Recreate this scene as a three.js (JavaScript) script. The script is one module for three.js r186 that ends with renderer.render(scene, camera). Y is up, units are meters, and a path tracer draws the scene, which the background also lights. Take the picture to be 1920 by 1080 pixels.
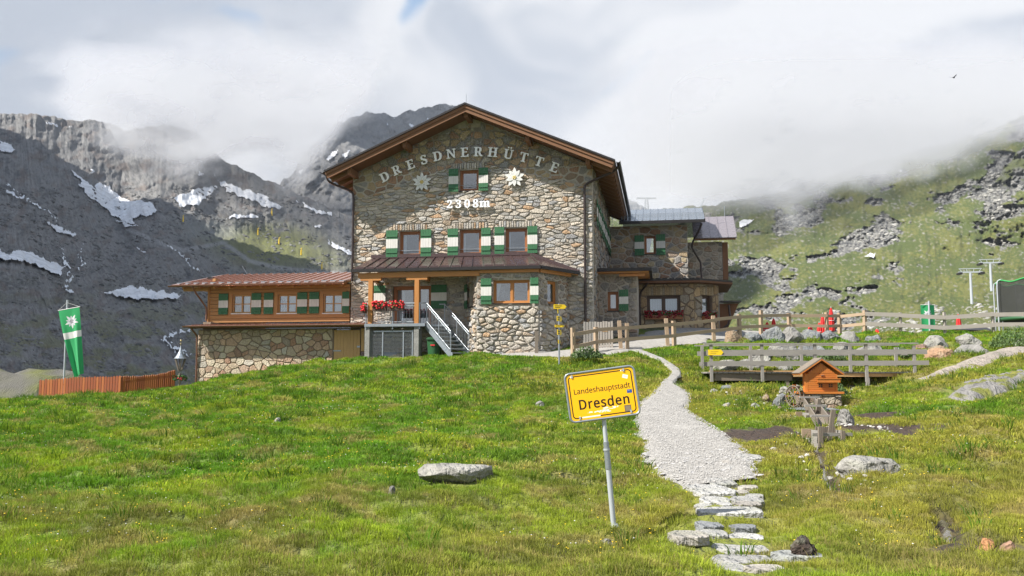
import * as THREE from 'three';
import { ImprovedNoise } from 'three/addons/math/ImprovedNoise.js';
import { mergeGeometries } from 'three/addons/utils/BufferGeometryUtils.js';
import { FontLoader } from 'three/addons/loaders/FontLoader.js';
import { TextGeometry } from 'three/addons/geometries/TextGeometry.js';

// ---------------------------------------------------------------- camera, sky, sun, exposure
const EYE = 1.7, PITCH = Math.atan(0.1), FOCAL = 1700;
const scene = new THREE.Scene();
const camera = new THREE.PerspectiveCamera(2 * Math.atan(540 / FOCAL) * 180 / Math.PI, 16 / 9, 0.1, 9000);
camera.position.set(0, EYE, 0);
camera.rotation.x = PITCH;
const renderer = new THREE.WebGLRenderer({ antialias: true });
renderer.toneMapping = THREE.LinearToneMapping;
const EXPOSURE = 2.1;
renderer.toneMappingExposure = EXPOSURE;
renderer.shadowMap.enabled = true;
const SUN_AZ = 66 * Math.PI / 180, SUN_EL = 47 * Math.PI / 180;
const sunDir = new THREE.Vector3(-Math.sin(SUN_AZ) * Math.cos(SUN_EL), Math.sin(SUN_EL), Math.cos(SUN_AZ) * Math.cos(SUN_EL));
const sun = new THREE.DirectionalLight(new THREE.Color(1, 0.95, 0.87), 5);
sun.name = 'sun';
sun.position.copy(sunDir).multiplyScalar(200).add(new THREE.Vector3(0, 0, -35));
sun.target.position.set(0, 0, -35);
sun.castShadow = true;
Object.assign(sun.shadow.camera, { left: -60, right: 60, top: 60, bottom: -60, near: 1, far: 500 });
sun.shadow.mapSize.set(4096, 4096);
scene.add(sun, sun.target);

const perlin = new ImprovedNoise();
const N3 = (x, y, z) => perlin.noise(x, y, z);
function fbm(x, y, z, oct = 5, gain = 0.5) { let s = 0, a = 1; for (let i = 0; i < oct; i++) { s += a * N3(x + i * 17.3, y + i * 5.1, z + i * 9.7); x *= 2.03; y *= 2.03; z *= 2.03; a *= gain; } return s; }
function ridged(x, y, z, oct = 5) { let s = 0, a = 1; for (let i = 0; i < oct; i++) { s += a * (1 - 2.4 * Math.abs(N3(x + i * 7.3, y + i * 15.1, z + i * 3.7))); x *= 2.07; y *= 2.07; z *= 2.07; a *= 0.5; } return s; }
const clamp = (x, a = 0, b = 1) => Math.min(b, Math.max(a, x));
const sstep = (a, b, x) => { const t = clamp((x - a) / (b - a)); return t * t * (3 - 2 * t); };
const lerp = (a, b, t) => a + (b - a) * t;
const mix3 = (a, b, t) => [lerp(a[0], b[0], t), lerp(a[1], b[1], t), lerp(a[2], b[2], t)];
function rng(seed) { let s = seed | 0; return () => { s = (s + 0x6d2b79f5) | 0; let t = Math.imul(s ^ (s >>> 15), 1 | s); t = (t + Math.imul(t ^ (t >>> 7), 61 | t)) ^ t; return ((t ^ (t >>> 14)) >>> 0) / 4294967296; }; }

function makeSky() {   // broken cloud over blue air, the same kind of sky all the way round
  const W = 2048, H = 1024, data = new Float32Array(W * H * 4);
  const white = [0.90, 0.91, 0.94], grey = [0.55, 0.60, 0.69], blue = [0.16, 0.36, 0.68], pale = [0.36, 0.54, 0.78];
  for (let r = 0; r < H; r++) {
    const el = ((r + 0.5) / H - 0.5) * Math.PI, y = Math.sin(el), ce = Math.cos(el);
    for (let k = 0; k < W; k++) {
      const o = (r * W + k) * 4;
      let col = grey;
      if (el > -0.02) {
        const az = ((k + 0.5) / W - 0.5) * 2 * Math.PI, x = Math.cos(az) * ce, z = Math.sin(az) * ce;
        const wx = x + 0.16 * fbm(x * 3 + 4, y * 4, z * 3, 3), wy = y * 1.35 + 0.14 * fbm(x * 3, y * 4 + 9, z * 3, 3), wz = z;
        const bank = fbm(wx * 2.6 + 3.1, wy * 3.4 + 1.7, wz * 2.6 + 7.9, 6, 0.52);
        const wisps = fbm(wx * 7 + 11, wy * 9 + 2, wz * 7, 5, 0.55);
        const gap = 0.9 * sstep(0.16, 0.5, bank + 0.35 * wisps + 0.34 * sstep(0.45, 0.95, y));
        const shade = sstep(-0.46, 0.30, fbm(wx * 2.1 + 33, wy * 2.8 + 5, wz * 2.1 + 1, 5) + 0.25 * wisps);
        col = mix3(grey, white, shade);
        col = mix3(col, mix3(pale, blue, sstep(0.1, 0.7, y)), gap);
      }
      data[o] = col[0] / EXPOSURE; data[o + 1] = col[1] / EXPOSURE; data[o + 2] = col[2] / EXPOSURE; data[o + 3] = 1;
    }
  }
  const t = new THREE.DataTexture(data, W, H, THREE.RGBAFormat, THREE.FloatType);
  t.mapping = THREE.EquirectangularReflectionMapping; t.magFilter = THREE.LinearFilter; t.needsUpdate = true;
  return t;
}
const skyTexture = makeSky();
scene.background = skyTexture;
scene.environment = skyTexture;
scene.fog = new THREE.FogExp2(new THREE.Color(0.80, 0.88, 1.0), 0.00009);

// ---------------------------------------------------------------- helpers
const used = new Map();
function numbered(name) { const n = used.get(name) ?? 0; used.set(name, n + 1); return n ? name + '_' + String(n).padStart(3, '0') : name; }
function shade(o) { o.castShadow = true; o.receiveShadow = true; return o; }
function tag(o, label, category, group, kind) { o.userData.label = label; if (category) o.userData.category = category; if (group) o.userData.group = group; if (kind) o.userData.kind = kind; return o; }
function thing(name, label, category, pos = [0, 0, 0], turn = 0, group) {
  const o = new THREE.Group(); o.name = numbered(name); o.position.set(...pos); o.rotation.y = turn; scene.add(o);
  return tag(o, label, category, group);
}
function merged(g) { if (!Array.isArray(g)) return g; if (g.length === 1) return g[0]; return mergeGeometries(g.map((x) => (x.index ? x.toNonIndexed() : x))); }
function part(name, g, mat, parent) { const m = shade(new THREE.Mesh(merged(g), mat)); m.name = name; parent.add(m); return m; }
function solo(name, g, mat, label, category, group, kind) { const m = shade(new THREE.Mesh(merged(g), mat)); m.name = numbered(name); scene.add(m); return tag(m, label, category, group, kind); }
function sub(name, parent) { const g = new THREE.Group(); g.name = name; parent.add(g); return g; }

// a box given by its corners, uv in metres with u along the longest side
function bx(x0, y0, z0, x1, y1, z1) {
  const g = new THREE.BoxGeometry(x1 - x0, y1 - y0, z1 - z0); g.translate((x0 + x1) / 2, (y0 + y1) / 2, (z0 + z1) / 2);
  return metreUV(g, [x1 - x0, y1 - y0, z1 - z0]);
}
let uvShift = 0;
function metreUV(g, size) {
  const p = g.attributes.position, n = g.attributes.normal, uv = new Float32Array(p.count * 2);
  const order = [0, 1, 2].sort((a, b) => size[b] - size[a]); uvShift += 0.377;
  for (let i = 0; i < p.count; i++) {
    const v = [p.getX(i), p.getY(i), p.getZ(i)], a = [Math.abs(n.getX(i)), Math.abs(n.getY(i)), Math.abs(n.getZ(i))];
    const k = a.indexOf(Math.max(...a)), rest = order.filter((q) => q !== k);
    uv[i * 2] = v[rest[0]] + uvShift; uv[i * 2 + 1] = v[rest[1]] + uvShift * 0.61;
  }
  g.setAttribute('uv', new THREE.BufferAttribute(uv, 2)); return g;
}
// a beam of w x h section from a to b
function beam(a, b, w, h, up = new THREE.Vector3(0, 1, 0)) {
  const A = new THREE.Vector3(...a), B = new THREE.Vector3(...b), L = A.distanceTo(B), g = bx(0, -h / 2, -w / 2, L, h / 2, w / 2);
  const X = B.clone().sub(A).normalize(), Z = new THREE.Vector3().crossVectors(X, up).normalize(), Y = new THREE.Vector3().crossVectors(Z, X);
  return g.applyMatrix4(new THREE.Matrix4().makeBasis(X, Y, Z).setPosition(A));
}
function tube(pts, r, seg = 24, rad = 8, tension = 0.1) { return new THREE.TubeGeometry(new THREE.CatmullRomCurve3(pts.map((p) => new THREE.Vector3(...p)), false, 'catmullrom', tension), seg, r, rad); }
function rod(a, b, r, rad = 8, r2 = r) {
  const A = new THREE.Vector3(...a), B = new THREE.Vector3(...b), g = new THREE.CylinderGeometry(r2, r, A.distanceTo(B), rad);
  g.translate(0, A.distanceTo(B) / 2, 0);
  return g.applyMatrix4(new THREE.Matrix4().makeRotationFromQuaternion(new THREE.Quaternion().setFromUnitVectors(new THREE.Vector3(0, 1, 0), B.clone().sub(A).normalize())).setPosition(A));
}
function polyShape(pts, holes = []) {
  const s = new THREE.Shape(pts.map(([x, y]) => new THREE.Vector2(x, y)));
  for (const [a, b, c, d] of holes) s.holes.push(new THREE.Path([[a, b], [a, d], [c, d], [c, b]].map(([x, y]) => new THREE.Vector2(x, y))));
  return s;
}
function prism(pts, z0, z1, holes) { const g = new THREE.ExtrudeGeometry(polyShape(pts, holes), { depth: z1 - z0, bevelEnabled: false }); g.translate(0, 0, z0); return g; }
// a flat plate of given thickness through four or more points given in order (counter-clockwise seen from outside)
function plate(pts, thick) {
  const v = pts.map((p) => new THREE.Vector3(...p)), n = new THREE.Vector3();
  for (let i = 0; i < v.length; i++) n.add(new THREE.Vector3().crossVectors(v[i].clone().sub(v[0]), v[(i + 1) % v.length].clone().sub(v[0])));
  n.normalize();
  const pos = [], uv = [], X = v[1].clone().sub(v[0]).normalize(), Y = new THREE.Vector3().crossVectors(n, X), push = (q) => { pos.push(q.x, q.y, q.z); uv.push(q.dot(X), q.dot(Y)); };
  const low = v.map((q) => q.clone().addScaledVector(n, -thick));
  for (let i = 1; i < v.length - 1; i++) { push(v[0]); push(v[i]); push(v[i + 1]); push(low[0]); push(low[i + 1]); push(low[i]); }
  for (let i = 0; i < v.length; i++) { const j = (i + 1) % v.length; push(v[i]); push(low[i]); push(low[j]); push(v[i]); push(low[j]); push(v[j]); }
  const g = new THREE.BufferGeometry(); g.setAttribute('position', new THREE.Float32BufferAttribute(pos, 3)); g.setAttribute('uv', new THREE.Float32BufferAttribute(uv, 2)); g.computeVertexNormals(); return g;
}
function paint(g, fn) {   // own colours per vertex
  const p = g.attributes.position, c = new Float32Array(p.count * 3);
  for (let i = 0; i < p.count; i++) { const q = typeof fn === 'function' ? fn(p.getX(i), p.getY(i), p.getZ(i)) : fn; c[i * 3] = q[0]; c[i * 3 + 1] = q[1]; c[i * 3 + 2] = q[2]; }
  g.setAttribute('color', new THREE.BufferAttribute(c, 3)); return g;
}
function boulder(r, sx, sy, sz, seed, detail = 3, rough = 0.22, flat = 0) {
  const g = new THREE.IcosahedronGeometry(1, detail), p = g.attributes.position, v = new THREE.Vector3(), R = rng(seed), cuts = [];
  for (let i = 0; i < 7; i++) cuts.push([new THREE.Vector3(R() - 0.5, R() - 0.4, R() - 0.5).normalize(), 0.62 + 0.3 * R()]);
  if (flat) cuts.push([new THREE.Vector3(0.04, 1, 0.06).normalize(), flat]);
  for (let i = 0; i < p.count; i++) {
    v.fromBufferAttribute(p, i);
    for (const [n, d] of cuts) { const k = v.dot(n) - d; if (k > 0) v.addScaledVector(n, -k * 0.92); }
    v.multiplyScalar(1 + rough * (fbm(v.x * 1.7 + seed, v.y * 1.7, v.z * 1.7, 4) * 0.5) + 0.03 * N3(v.x * 9 + seed, v.y * 9, v.z * 9));
    p.setXYZ(i, v.x * sx * r, v.y * sy * r, v.z * sz * r);
  }
  g.computeVertexNormals();
  return metreUV(g, [sx, sz, sy]);
}

// ---------------------------------------------------------------- computed textures and materials
function noiseTexture(size, fn, srgb = false) {
  const d = new Uint8Array(size * size * 4);
  for (let y = 0; y < size; y++) for (let x = 0; x < size; x++) { const c = fn(x / size, y / size), o = (y * size + x) * 4; for (let k = 0; k < 3; k++) d[o + k] = clamp(Array.isArray(c) ? c[k] : c) * 255; d[o + 3] = 255; }
  const t = new THREE.DataTexture(d, size, size); t.wrapS = t.wrapT = THREE.RepeatWrapping; t.magFilter = THREE.LinearFilter; t.minFilter = THREE.LinearMipmapLinearFilter;
  if (srgb) t.colorSpace = THREE.SRGBColorSpace; t.needsUpdate = true; return t;
}
// noise that closes on itself: a torus in four dimensions folded into two lookups
function loop(u, v, f, oct = 4, z = 0) {
  const a = u * 2 * Math.PI, b = v * 2 * Math.PI, r = f / 6.283;
  return 0.5 * (fbm(Math.cos(a) * r + 5, Math.sin(a) * r + z, Math.cos(b) * r + 3, oct) + fbm(Math.sin(b) * r + 9, Math.cos(a) * r + z + 4, Math.sin(a) * r + Math.sin(b) * r, oct));
}
const at = (t, rx, ry = rx) => { const c = t.clone(); c.repeat.set(rx, ry); c.needsUpdate = true; return c; };
const grainT = noiseTexture(512, (u, v) => { const g = loop(u, v, 7, 5); return 0.5 + 0.75 * g; });
const speckT = noiseTexture(512, (u, v) => { const g = loop(u, v, 8, 3), f = loop(u, v, 46, 3, 7); const k = clamp(0.83 + 0.22 * g + 0.24 * f); return [k, k, k]; });
const woodT = noiseTexture(512, (u, v) => { const w = loop(u, v, 3, 3) * 0.22; const a = Math.sin((v * 26 + w * 9 + 0.7 * loop(u, v, 2, 2, 5)) * 6.283), f = N3(u * 6, v * 160, 3) * 0.5; const knot = 0; const k = clamp(0.80 + 0.10 * a + 0.16 * f + w * 0.5 - knot); return [k, k * 0.985, k * 0.96]; });
const weaveT = noiseTexture(256, (u, v) => 0.5 + 0.25 * Math.sin(u * 6.283 * 40) * Math.sin(v * 6.283 * 40) + 0.1 * loop(u, v, 9));
const scratchT = noiseTexture(512, (u, v) => clamp(0.55 + 0.3 * loop(u, v, 5, 5) + 0.2 * loop(u, v, 30, 2, 3)));
const std = (o) => new THREE.MeshStandardMaterial(o);
const lin = (r, g, b) => new THREE.Color().setRGB(r, g, b);
const wood = (c, rough = 0.75, rep = 0.5) => std({ color: lin(...c), map: at(woodT, rep, rep * 2.2), bumpMap: at(woodT, rep, rep * 2.2), bumpScale: 0.004, roughness: rough });
const M = {
  stone: std({ color: 0xffffff, vertexColors: true, map: at(speckT, 1.3), bumpMap: at(grainT, 2.2), bumpScale: 0.035, roughness: 0.93 }),
  mortar: std({ color: lin(0.47, 0.425, 0.37), map: at(speckT, 0.9), bumpMap: at(grainT, 4), bumpScale: 0.015, roughness: 0.95 }),
  mortarDark: std({ color: lin(0.25, 0.19, 0.14), map: at(speckT, 0.9), bumpMap: at(grainT, 4), bumpScale: 0.015, roughness: 0.95 }),
  concrete: std({ color: lin(0.27, 0.265, 0.25), map: at(speckT, 0.5), bumpMap: at(grainT, 1.5), bumpScale: 0.006, roughness: 0.9 }),
  roofBeam: wood([0.215, 0.10, 0.046]), soffit: wood([0.16, 0.07, 0.03]), porchWood: wood([0.52, 0.22, 0.055], 0.55), frame: wood([0.36, 0.135, 0.045], 0.5),
  cabin: wood([0.46, 0.235, 0.085]), cabinPale: wood([0.55, 0.31, 0.13]), darkFrame: wood([0.085, 0.045, 0.028], 0.5), millWood: wood([0.62, 0.20, 0.03], 0.6, 1.5), doorWood: wood([0.58, 0.36, 0.16]),
  fence: wood([0.44, 0.33, 0.23], 0.85), greyWood: wood([0.31, 0.295, 0.275], 0.88), oldWood: wood([0.22, 0.185, 0.15], 0.9), picket: wood([0.46, 0.14, 0.035], 0.6), picketDark: wood([0.33, 0.085, 0.025], 0.6), paleBoard: wood([0.42, 0.385, 0.35], 0.85),
  copper: std({ color: lin(0.095, 0.062, 0.06), metalness: 0.45, roughness: 0.42, roughnessMap: scratchT, bumpMap: at(grainT, 0.6), bumpScale: 0.006 }),
  copperLight: std({ color: lin(0.36, 0.20, 0.155), metalness: 0.5, roughness: 0.42, roughnessMap: scratchT, bumpMap: at(grainT, 0.6), bumpScale: 0.006 }),
  greyRoof: std({ color: lin(0.22, 0.25, 0.29), metalness: 0.55, roughness: 0.45, roughnessMap: scratchT }),
  lilacRoof: std({ color: lin(0.26, 0.235, 0.255), metalness: 0.4, roughness: 0.5, roughnessMap: scratchT }),
  darkMetal: std({ color: lin(0.03, 0.027, 0.027), metalness: 0.5, roughness: 0.45 }), pipe: std({ color: lin(0.055, 0.04, 0.038), metalness: 0.5, roughness: 0.4 }), copperPipe: std({ color: lin(0.22, 0.115, 0.075), metalness: 0.6, roughness: 0.42 }),
  zinc: std({ color: lin(0.30, 0.33, 0.36), metalness: 0.55, roughness: 0.6, roughnessMap: at(scratchT, 1.5) }), zincPaint: std({ color: lin(0.42, 0.45, 0.48), metalness: 0.2, roughness: 0.5 }),
  white: std({ color: lin(0.72, 0.72, 0.70), map: at(speckT, 0.35), roughness: 0.55 }), letter: std({ color: lin(0.82, 0.83, 0.85), roughness: 0.5 }),
  green: std({ color: lin(0.032, 0.155, 0.062), map: at(woodT, 0.6, 2), bumpMap: at(woodT, 0.6, 2), bumpScale: 0.004, roughness: 0.55 }),
  shutterWhite: std({ color: lin(0.74, 0.73, 0.71), map: at(woodT, 0.6, 2), bumpMap: at(woodT, 0.6, 2), bumpScale: 0.004, roughness: 0.6 }),
  pane: new THREE.MeshPhysicalMaterial({ color: lin(0.82, 0.88, 0.92), transmission: 1, thickness: 0, roughness: 0.02, ior: 2.3 }),
  curtain: new THREE.MeshPhysicalMaterial({ color: lin(0.72, 0.73, 0.74), transmission: 0.4, thickness: 0, roughness: 1, side: THREE.DoubleSide }),
  redDark: std({ color: lin(0.22, 0.008, 0.015), roughness: 0.75 }), red: std({ color: lin(0.52, 0.012, 0.02), roughness: 0.7 }), leaf: std({ color: lin(0.05, 0.12, 0.025), roughness: 0.7 }), umbrella: std({ color: lin(0.62, 0.02, 0.018), roughness: 0.75 }),
  yellow: std({ color: lin(0.82, 0.56, 0.012), roughness: 0.4 }), binGreen: std({ color: lin(0.02, 0.085, 0.03), roughness: 0.5 }), black: std({ color: lin(0.02, 0.02, 0.02), roughness: 0.8 }), orange: std({ color: lin(0.7, 0.14, 0.03), roughness: 0.6 }),
  rock: std({ color: 0xffffff, vertexColors: true, map: at(speckT, 1.1), bumpMap: at(grainT, 1.6), bumpScale: 0.06, roughness: 0.95 }),
  soil: std({ color: lin(0.055, 0.038, 0.028), map: at(speckT, 1.5), bumpMap: at(grainT, 3), bumpScale: 0.06, roughness: 1 }),
};

// ---------------------------------------------------------------- the meadow: a smooth sheet through surveyed heights (x, z, height), with tussocks
const CONTROL = [[-5.5, -8.3, -0.05], [-3.1, -8.3, -0.05], [-0.3, -8.3, -0.05], [2.6, -8.3, -0.05], [5.4, -8.3, -0.05], [-25, 3, 0], [-10, 3, 0], [0, 3, 0], [10, 3, 0], [25, 3, 0], [-30, 18, -0.4], [0, 18, -0.4], [30, 18, -0.4], [1.2, -11, -0.15], [-8.1, -14.5, 0.07], [-11.2, -20, 0.25], [-18.5, -33, 0.7], [-18.9, -40.5, 0.81], [-15.3, -41.5, 0.95], [-26.8, -38, 0.49], [-10.5, -15, 0.06], [-4.1, -14, 0.17], [-6.2, -21, 0.6], [-9.8, -33, 1.22], [-0.8, -12.9, 0.29], [-1.1, -20.5, 0.63], [-1.6, -31, 1.52], [-5.6, -36.5, 2.08], [-2.1, -40, 2.7], [-6.3, -41, 2.54], [-8.8, -41.6, 2.33], [-14.7, -42.6, 1.5], [0.9, -39, 2.75], [3.2, -16.3, 0.38], [3.6, -24, 1], [5.2, -32, 1.79], [2, -37.3, 2.62], [4.5, -38.5, 2.94], [9.4, -42, 3.52], [14.1, -46, 3.96], [16.8, -44.5, 3.83], [4.3, -43, 3.46], [8, -47, 4.4], [12.6, -50, 4.28], [5.5, -13.7, 0.26], [8.1, -24, 1.04], [5.5, -20.5, 0.75], [7.3, -27, 1.31], [10.4, -27, 1.31], [10.4, -33, 1.66], [7.1, -33.5, 1.9], [15.1, -33, 2.08], [21.2, -45, 3.78], [24.8, -44, 3.86], [29.5, -44, 4.02], [19.4, -36, 2.75], [12.5, -27, 1.54], [13.2, -24, 1.56], [9.4, -17.2, 0.8], [7, -12.9, 0.29], [12.5, -18, 0.76], [5.2, -11.3, 0.14], [-45, -46, -1], [-30, -49, -1.2], [-19, -50, -0.5], [-30, -60, -6], [-55, -60, -8], [-30, -80, -12], [-60, -80, -13], [0, -62, 3.5], [0, -80, 2], [20, -60, 4.2], [40, -60, 4], [20, -80, 4], [50, -80, 6], [-10, -60, 2], [-12, -80, -4], [60, -45, 5], [60, -20, 2.5], [60, 5, 0.5], [-60, -20, 0], [-60, 5, -0.3], [-45, -36, 0.5]];
const tps = (r2) => 0.5 * r2 * Math.log(r2 + 1e-9);
const surface = (() => {
  const n = CONTROL.length, m = n + 3, A = [...Array(m)].map(() => new Float64Array(m + 1));
  for (let i = 0; i < n; i++) {
    for (let j = 0; j < n; j++) A[i][j] = tps((CONTROL[i][0] - CONTROL[j][0]) ** 2 + (CONTROL[i][1] - CONTROL[j][1]) ** 2) + (i === j ? 2 : 0);
    const q = [1, CONTROL[i][0], CONTROL[i][1]];
    for (let k = 0; k < 3; k++) A[i][n + k] = A[n + k][i] = q[k];
    A[i][m] = CONTROL[i][2];
  }
  for (let i = 0; i < m; i++) {
    let p = i; for (let k = i + 1; k < m; k++) if (Math.abs(A[k][i]) > Math.abs(A[p][i])) p = k;
    [A[i], A[p]] = [A[p], A[i]];
    for (let k = i + 1; k < m; k++) { const f = A[k][i] / A[i][i]; if (f) for (let j = i; j <= m; j++) A[k][j] -= f * A[i][j]; }
  }
  const w = new Float64Array(m);
  for (let i = m - 1; i >= 0; i--) { let s = A[i][m]; for (let j = i + 1; j < m; j++) s -= A[i][j] * w[j]; w[i] = s / A[i][i]; }
  return (x, z) => { let s = w[n] + w[n + 1] * x + w[n + 2] * z; for (let i = 0; i < n; i++) s += w[i] * tps((CONTROL[i][0] - x) ** 2 + (CONTROL[i][1] - z) ** 2); return s; };
})();
const G0 = (() => {   // the same, looked up on a half-metre grid
  const x0 = -75, z0 = -90, nx = 301, nz = 231, a = new Float32Array(nx * nz);
  for (let j = 0; j < nz; j++) for (let i = 0; i < nx; i++) a[j * nx + i] = surface(x0 + i * 0.5, z0 + j * 0.5);
  return (x, z) => { const u = clamp((x - x0) * 2, 0, nx - 1.001), v = clamp((z - z0) * 2, 0, nz - 1.001), i = Math.floor(u), j = Math.floor(v), k = j * nx + i; return lerp(lerp(a[k], a[k + 1], u - i), lerp(a[k + nx], a[k + nx + 1], u - i), v - j); };
})();
const inside = (poly, x, z) => { let c = false; for (let i = 0, j = poly.length - 1; i < poly.length; j = i++) { const [a, b] = poly[i], [d, e] = poly[j]; if ((b > z) !== (e > z) && x < ((d - a) * (z - b)) / (e - b) + a) c = !c; } return c; };
const toLine = (pts, x, z) => { let m = 1e9; for (let i = 0; i < pts.length - 1; i++) { const [a, b] = pts[i], [c, d] = pts[i + 1], l = (c - a) ** 2 + (d - b) ** 2, t = clamp(((x - a) * (c - a) + (z - b) * (d - b)) / l); m = Math.min(m, Math.hypot(x - a - t * (c - a), z - b - t * (d - b))); } return m; };
const PATH_L = [[2.45, -13.3], [2.17, -15.28], [2.5, -17.29], [2.81, -21.0], [3.46, -24.69], [4.15, -27.0], [4.55, -28.6], [5.0, -30.4], [5.5, -32.0], [5.85, -33.6], [5.75, -36.0], [5.0, -38.4]];
const PATH_R = [[3.75, -13.9], [4.16, -16.11], [4.37, -19.77], [4.4, -22.85], [5.2, -26.4], [5.3, -28.2], [5.4, -30.3], [5.85, -31.9], [6.25, -33.6], [6.15, -36.0], [5.4, -38.7]];
const ROAD_N = [[-0.6, -39.3], [0.56, -38.19], [1.93, -36.84], [3.67, -36.9], [5.44, -38.62], [7.85, -40.5], [9.3, -41.65], [11.03, -42.63], [13.6, -44.3], [17, -45.6], [21, -47]];
const ROAD_F = [[-0.4, -40.0], [0.8, -39.6], [2.2, -39.5], [3.9, -40.6], [5.3, -42.6], [7.0, -45.2], [9.4, -46.9], [11.6, -47.6], [14.5, -49], [17.6, -50], [22, -51]];
const DITCH = [[[5.95, -18.3], [5.31, -15.78], [4.9, -14.38], [4.63, -13.34], [4.44, -12.3]], [[5.25, -11.3], [4.95, -10.5], [4.73, -9.97], [4.9, -9.6]]];
const pathPoly = [...PATH_L, ...PATH_R.slice().reverse()], roadPoly = [...ROAD_N, ...ROAD_F.slice().reverse()];
const SOIL = [[4.95, -18.6, 1.55, 1.25], [7.2, -18.0, 1.6, 1.0], [7.8, -20.7, 1.2, 0.8], [2.3, -15.6, 0.45, 0.3], [7.0, -22.2, 1.0, 0.5], [2.86, -9.05, 0.6, 0.22], [4.75, -9.55, 0.7, 0.18]];
const soilAt = (x, z) => { let m = 0; for (const [a, b, p, q] of SOIL) m = Math.max(m, 1 - Math.hypot((x - a) / p, (z - b) / q) + 0.45 * fbm(x * 2.2, 3, z * 2.2, 3)); return sstep(0.1, 0.3, m); };
const paved = (x, z) => inside(pathPoly, x, z) || inside(roadPoly, x, z);
const pavedDist = (x, z) => (paved(x, z) ? 0 : Math.min(toLine(pathPoly, x, z), toLine(roadPoly, x, z)));
const ditchDist = (x, z) => Math.min(toLine(DITCH[0], x, z), toLine(DITCH[1], x, z));
function ground(x, z) {
  const d = z < -5 && z > -55 && x > -3 && x < 24 ? pavedDist(x, z) : 9;
  const calm = sstep(0, 1.2, d), far = sstep(20, 30, -z);
  let h = G0(x, z) + calm * (0.16 * fbm(x * 0.33, 1, z * 0.33, 3) + lerp(0.16, 0.27, far) * fbm(x * 1.0 + 7, 2, z * 1.15, 3) + 0.05 * Math.abs(fbm(x * 2.6, 5, z * 3.2, 2))) - 0.03 * (1 - calm);
  if (x > 3.5 && x < 7 && z > -19 && z < -9) h -= 0.24 * sstep(0.26, 0.06, ditchDist(x, z) + 0.08 * N3(x * 4, 0, z * 4));
  const bed = Math.hypot((x - 10.0) / 4.6, (z + 31.0) / 2.9); h -= 0.75 * sstep(1.15, 0.5, bed);   // the stream bed under the footbridge
  const pool = Math.hypot((x - 7.6) / 1.5, (z + 24.3) / 2.0); h -= 0.3 * sstep(1.1, 0.4, pool);
  return h;
}
const LUSH = [0.11, 0.23, 0.013], BRIGHT = [0.23, 0.305, 0.02], OLIVE = [0.285, 0.275, 0.042], DRY = [0.34, 0.27, 0.10], HEATH = [0.15, 0.155, 0.03], EARTH = [0.075, 0.05, 0.033];
function turfColor(x, z) {
  const a = fbm(x * 0.16 + 3, 0, z * 0.16 + 1, 4), b = fbm(x * 0.55, 4, z * 0.55 + 8, 3), c = fbm(x * 1.7 + 2, 9, z * 1.7, 3);
  let k = mix3(BRIGHT, LUSH, sstep(-0.38, 0.22, b + 0.5 * c));
  const right = sstep(-1.5, 3.5, x + 1.2 * a) * sstep(40, 30, -z), near = sstep(15.5, 11.5, -z + 3 * a);
  k = mix3(k, OLIVE, clamp(0.9 * right * sstep(-0.6, 0.2, a + 0.3 * c) + 0.55 * near * sstep(-0.2, 0.35, b)));
  k = mix3(k, HEATH, 0.75 * near * sstep(0.02, 0.3, fbm(x * 0.6 + 30, 2, z * 0.6, 3)));
  k = mix3(k, DRY, 0.6 * sstep(0.18, 0.42, fbm(x * 1.1 + 60, 5, z * 1.1, 4)));
  return k;
}
{
  const xs = [], zs = [];
  for (let x = -75; x < -24; x += 1.5) xs.push(x); for (let x = -24; x < 26; x += 0.2) xs.push(x); for (let x = 26; x <= 75; x += 1.5) xs.push(x);
  for (let z = 22; z > -7; z -= 0.8) zs.push(z); for (let z = -7; z > -47; z -= 0.2) zs.push(z); for (let z = -47; z >= -88; z -= 0.8) zs.push(z);
  const pos = new Float32Array(xs.length * zs.length * 3), col = new Float32Array(pos.length), uv = new Float32Array(xs.length * zs.length * 2), idx = [];
  zs.forEach((z, j) => xs.forEach((x, i) => {
    const k = j * xs.length + i, s = soilAt(x, z), d = ditchDist(x, z);
    let c = mix3(mix3(turfColor(x, z), EARTH, 0.35), [0.05, 0.033, 0.024], Math.max(s, sstep(0.3, 0.12, d)));
    if (z < -46) c = mix3(c, [0.10, 0.10, 0.085], 0.7);
    pos.set([x, ground(x, z), z], k * 3); col.set(c, k * 3); uv.set([x, z], k * 2);
    if (i && j) idx.push(k, k - 1, k - xs.length, k - 1, k - 1 - xs.length, k - xs.length);
  }));
  const g = new THREE.BufferGeometry();
  g.setAttribute('position', new THREE.BufferAttribute(pos, 3)); g.setAttribute('color', new THREE.BufferAttribute(col, 3)); g.setAttribute('uv', new THREE.BufferAttribute(uv, 2)); g.setIndex(idx); g.computeVertexNormals();
  solo('ground', g, std({ vertexColors: true, map: at(speckT, 0.8), bumpMap: at(grainT, 1.1), bumpScale: 0.09, roughness: 1 }), 'grassy alpine meadow sloping up to the stone lodge', undefined, undefined, 'structure');
}
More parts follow.
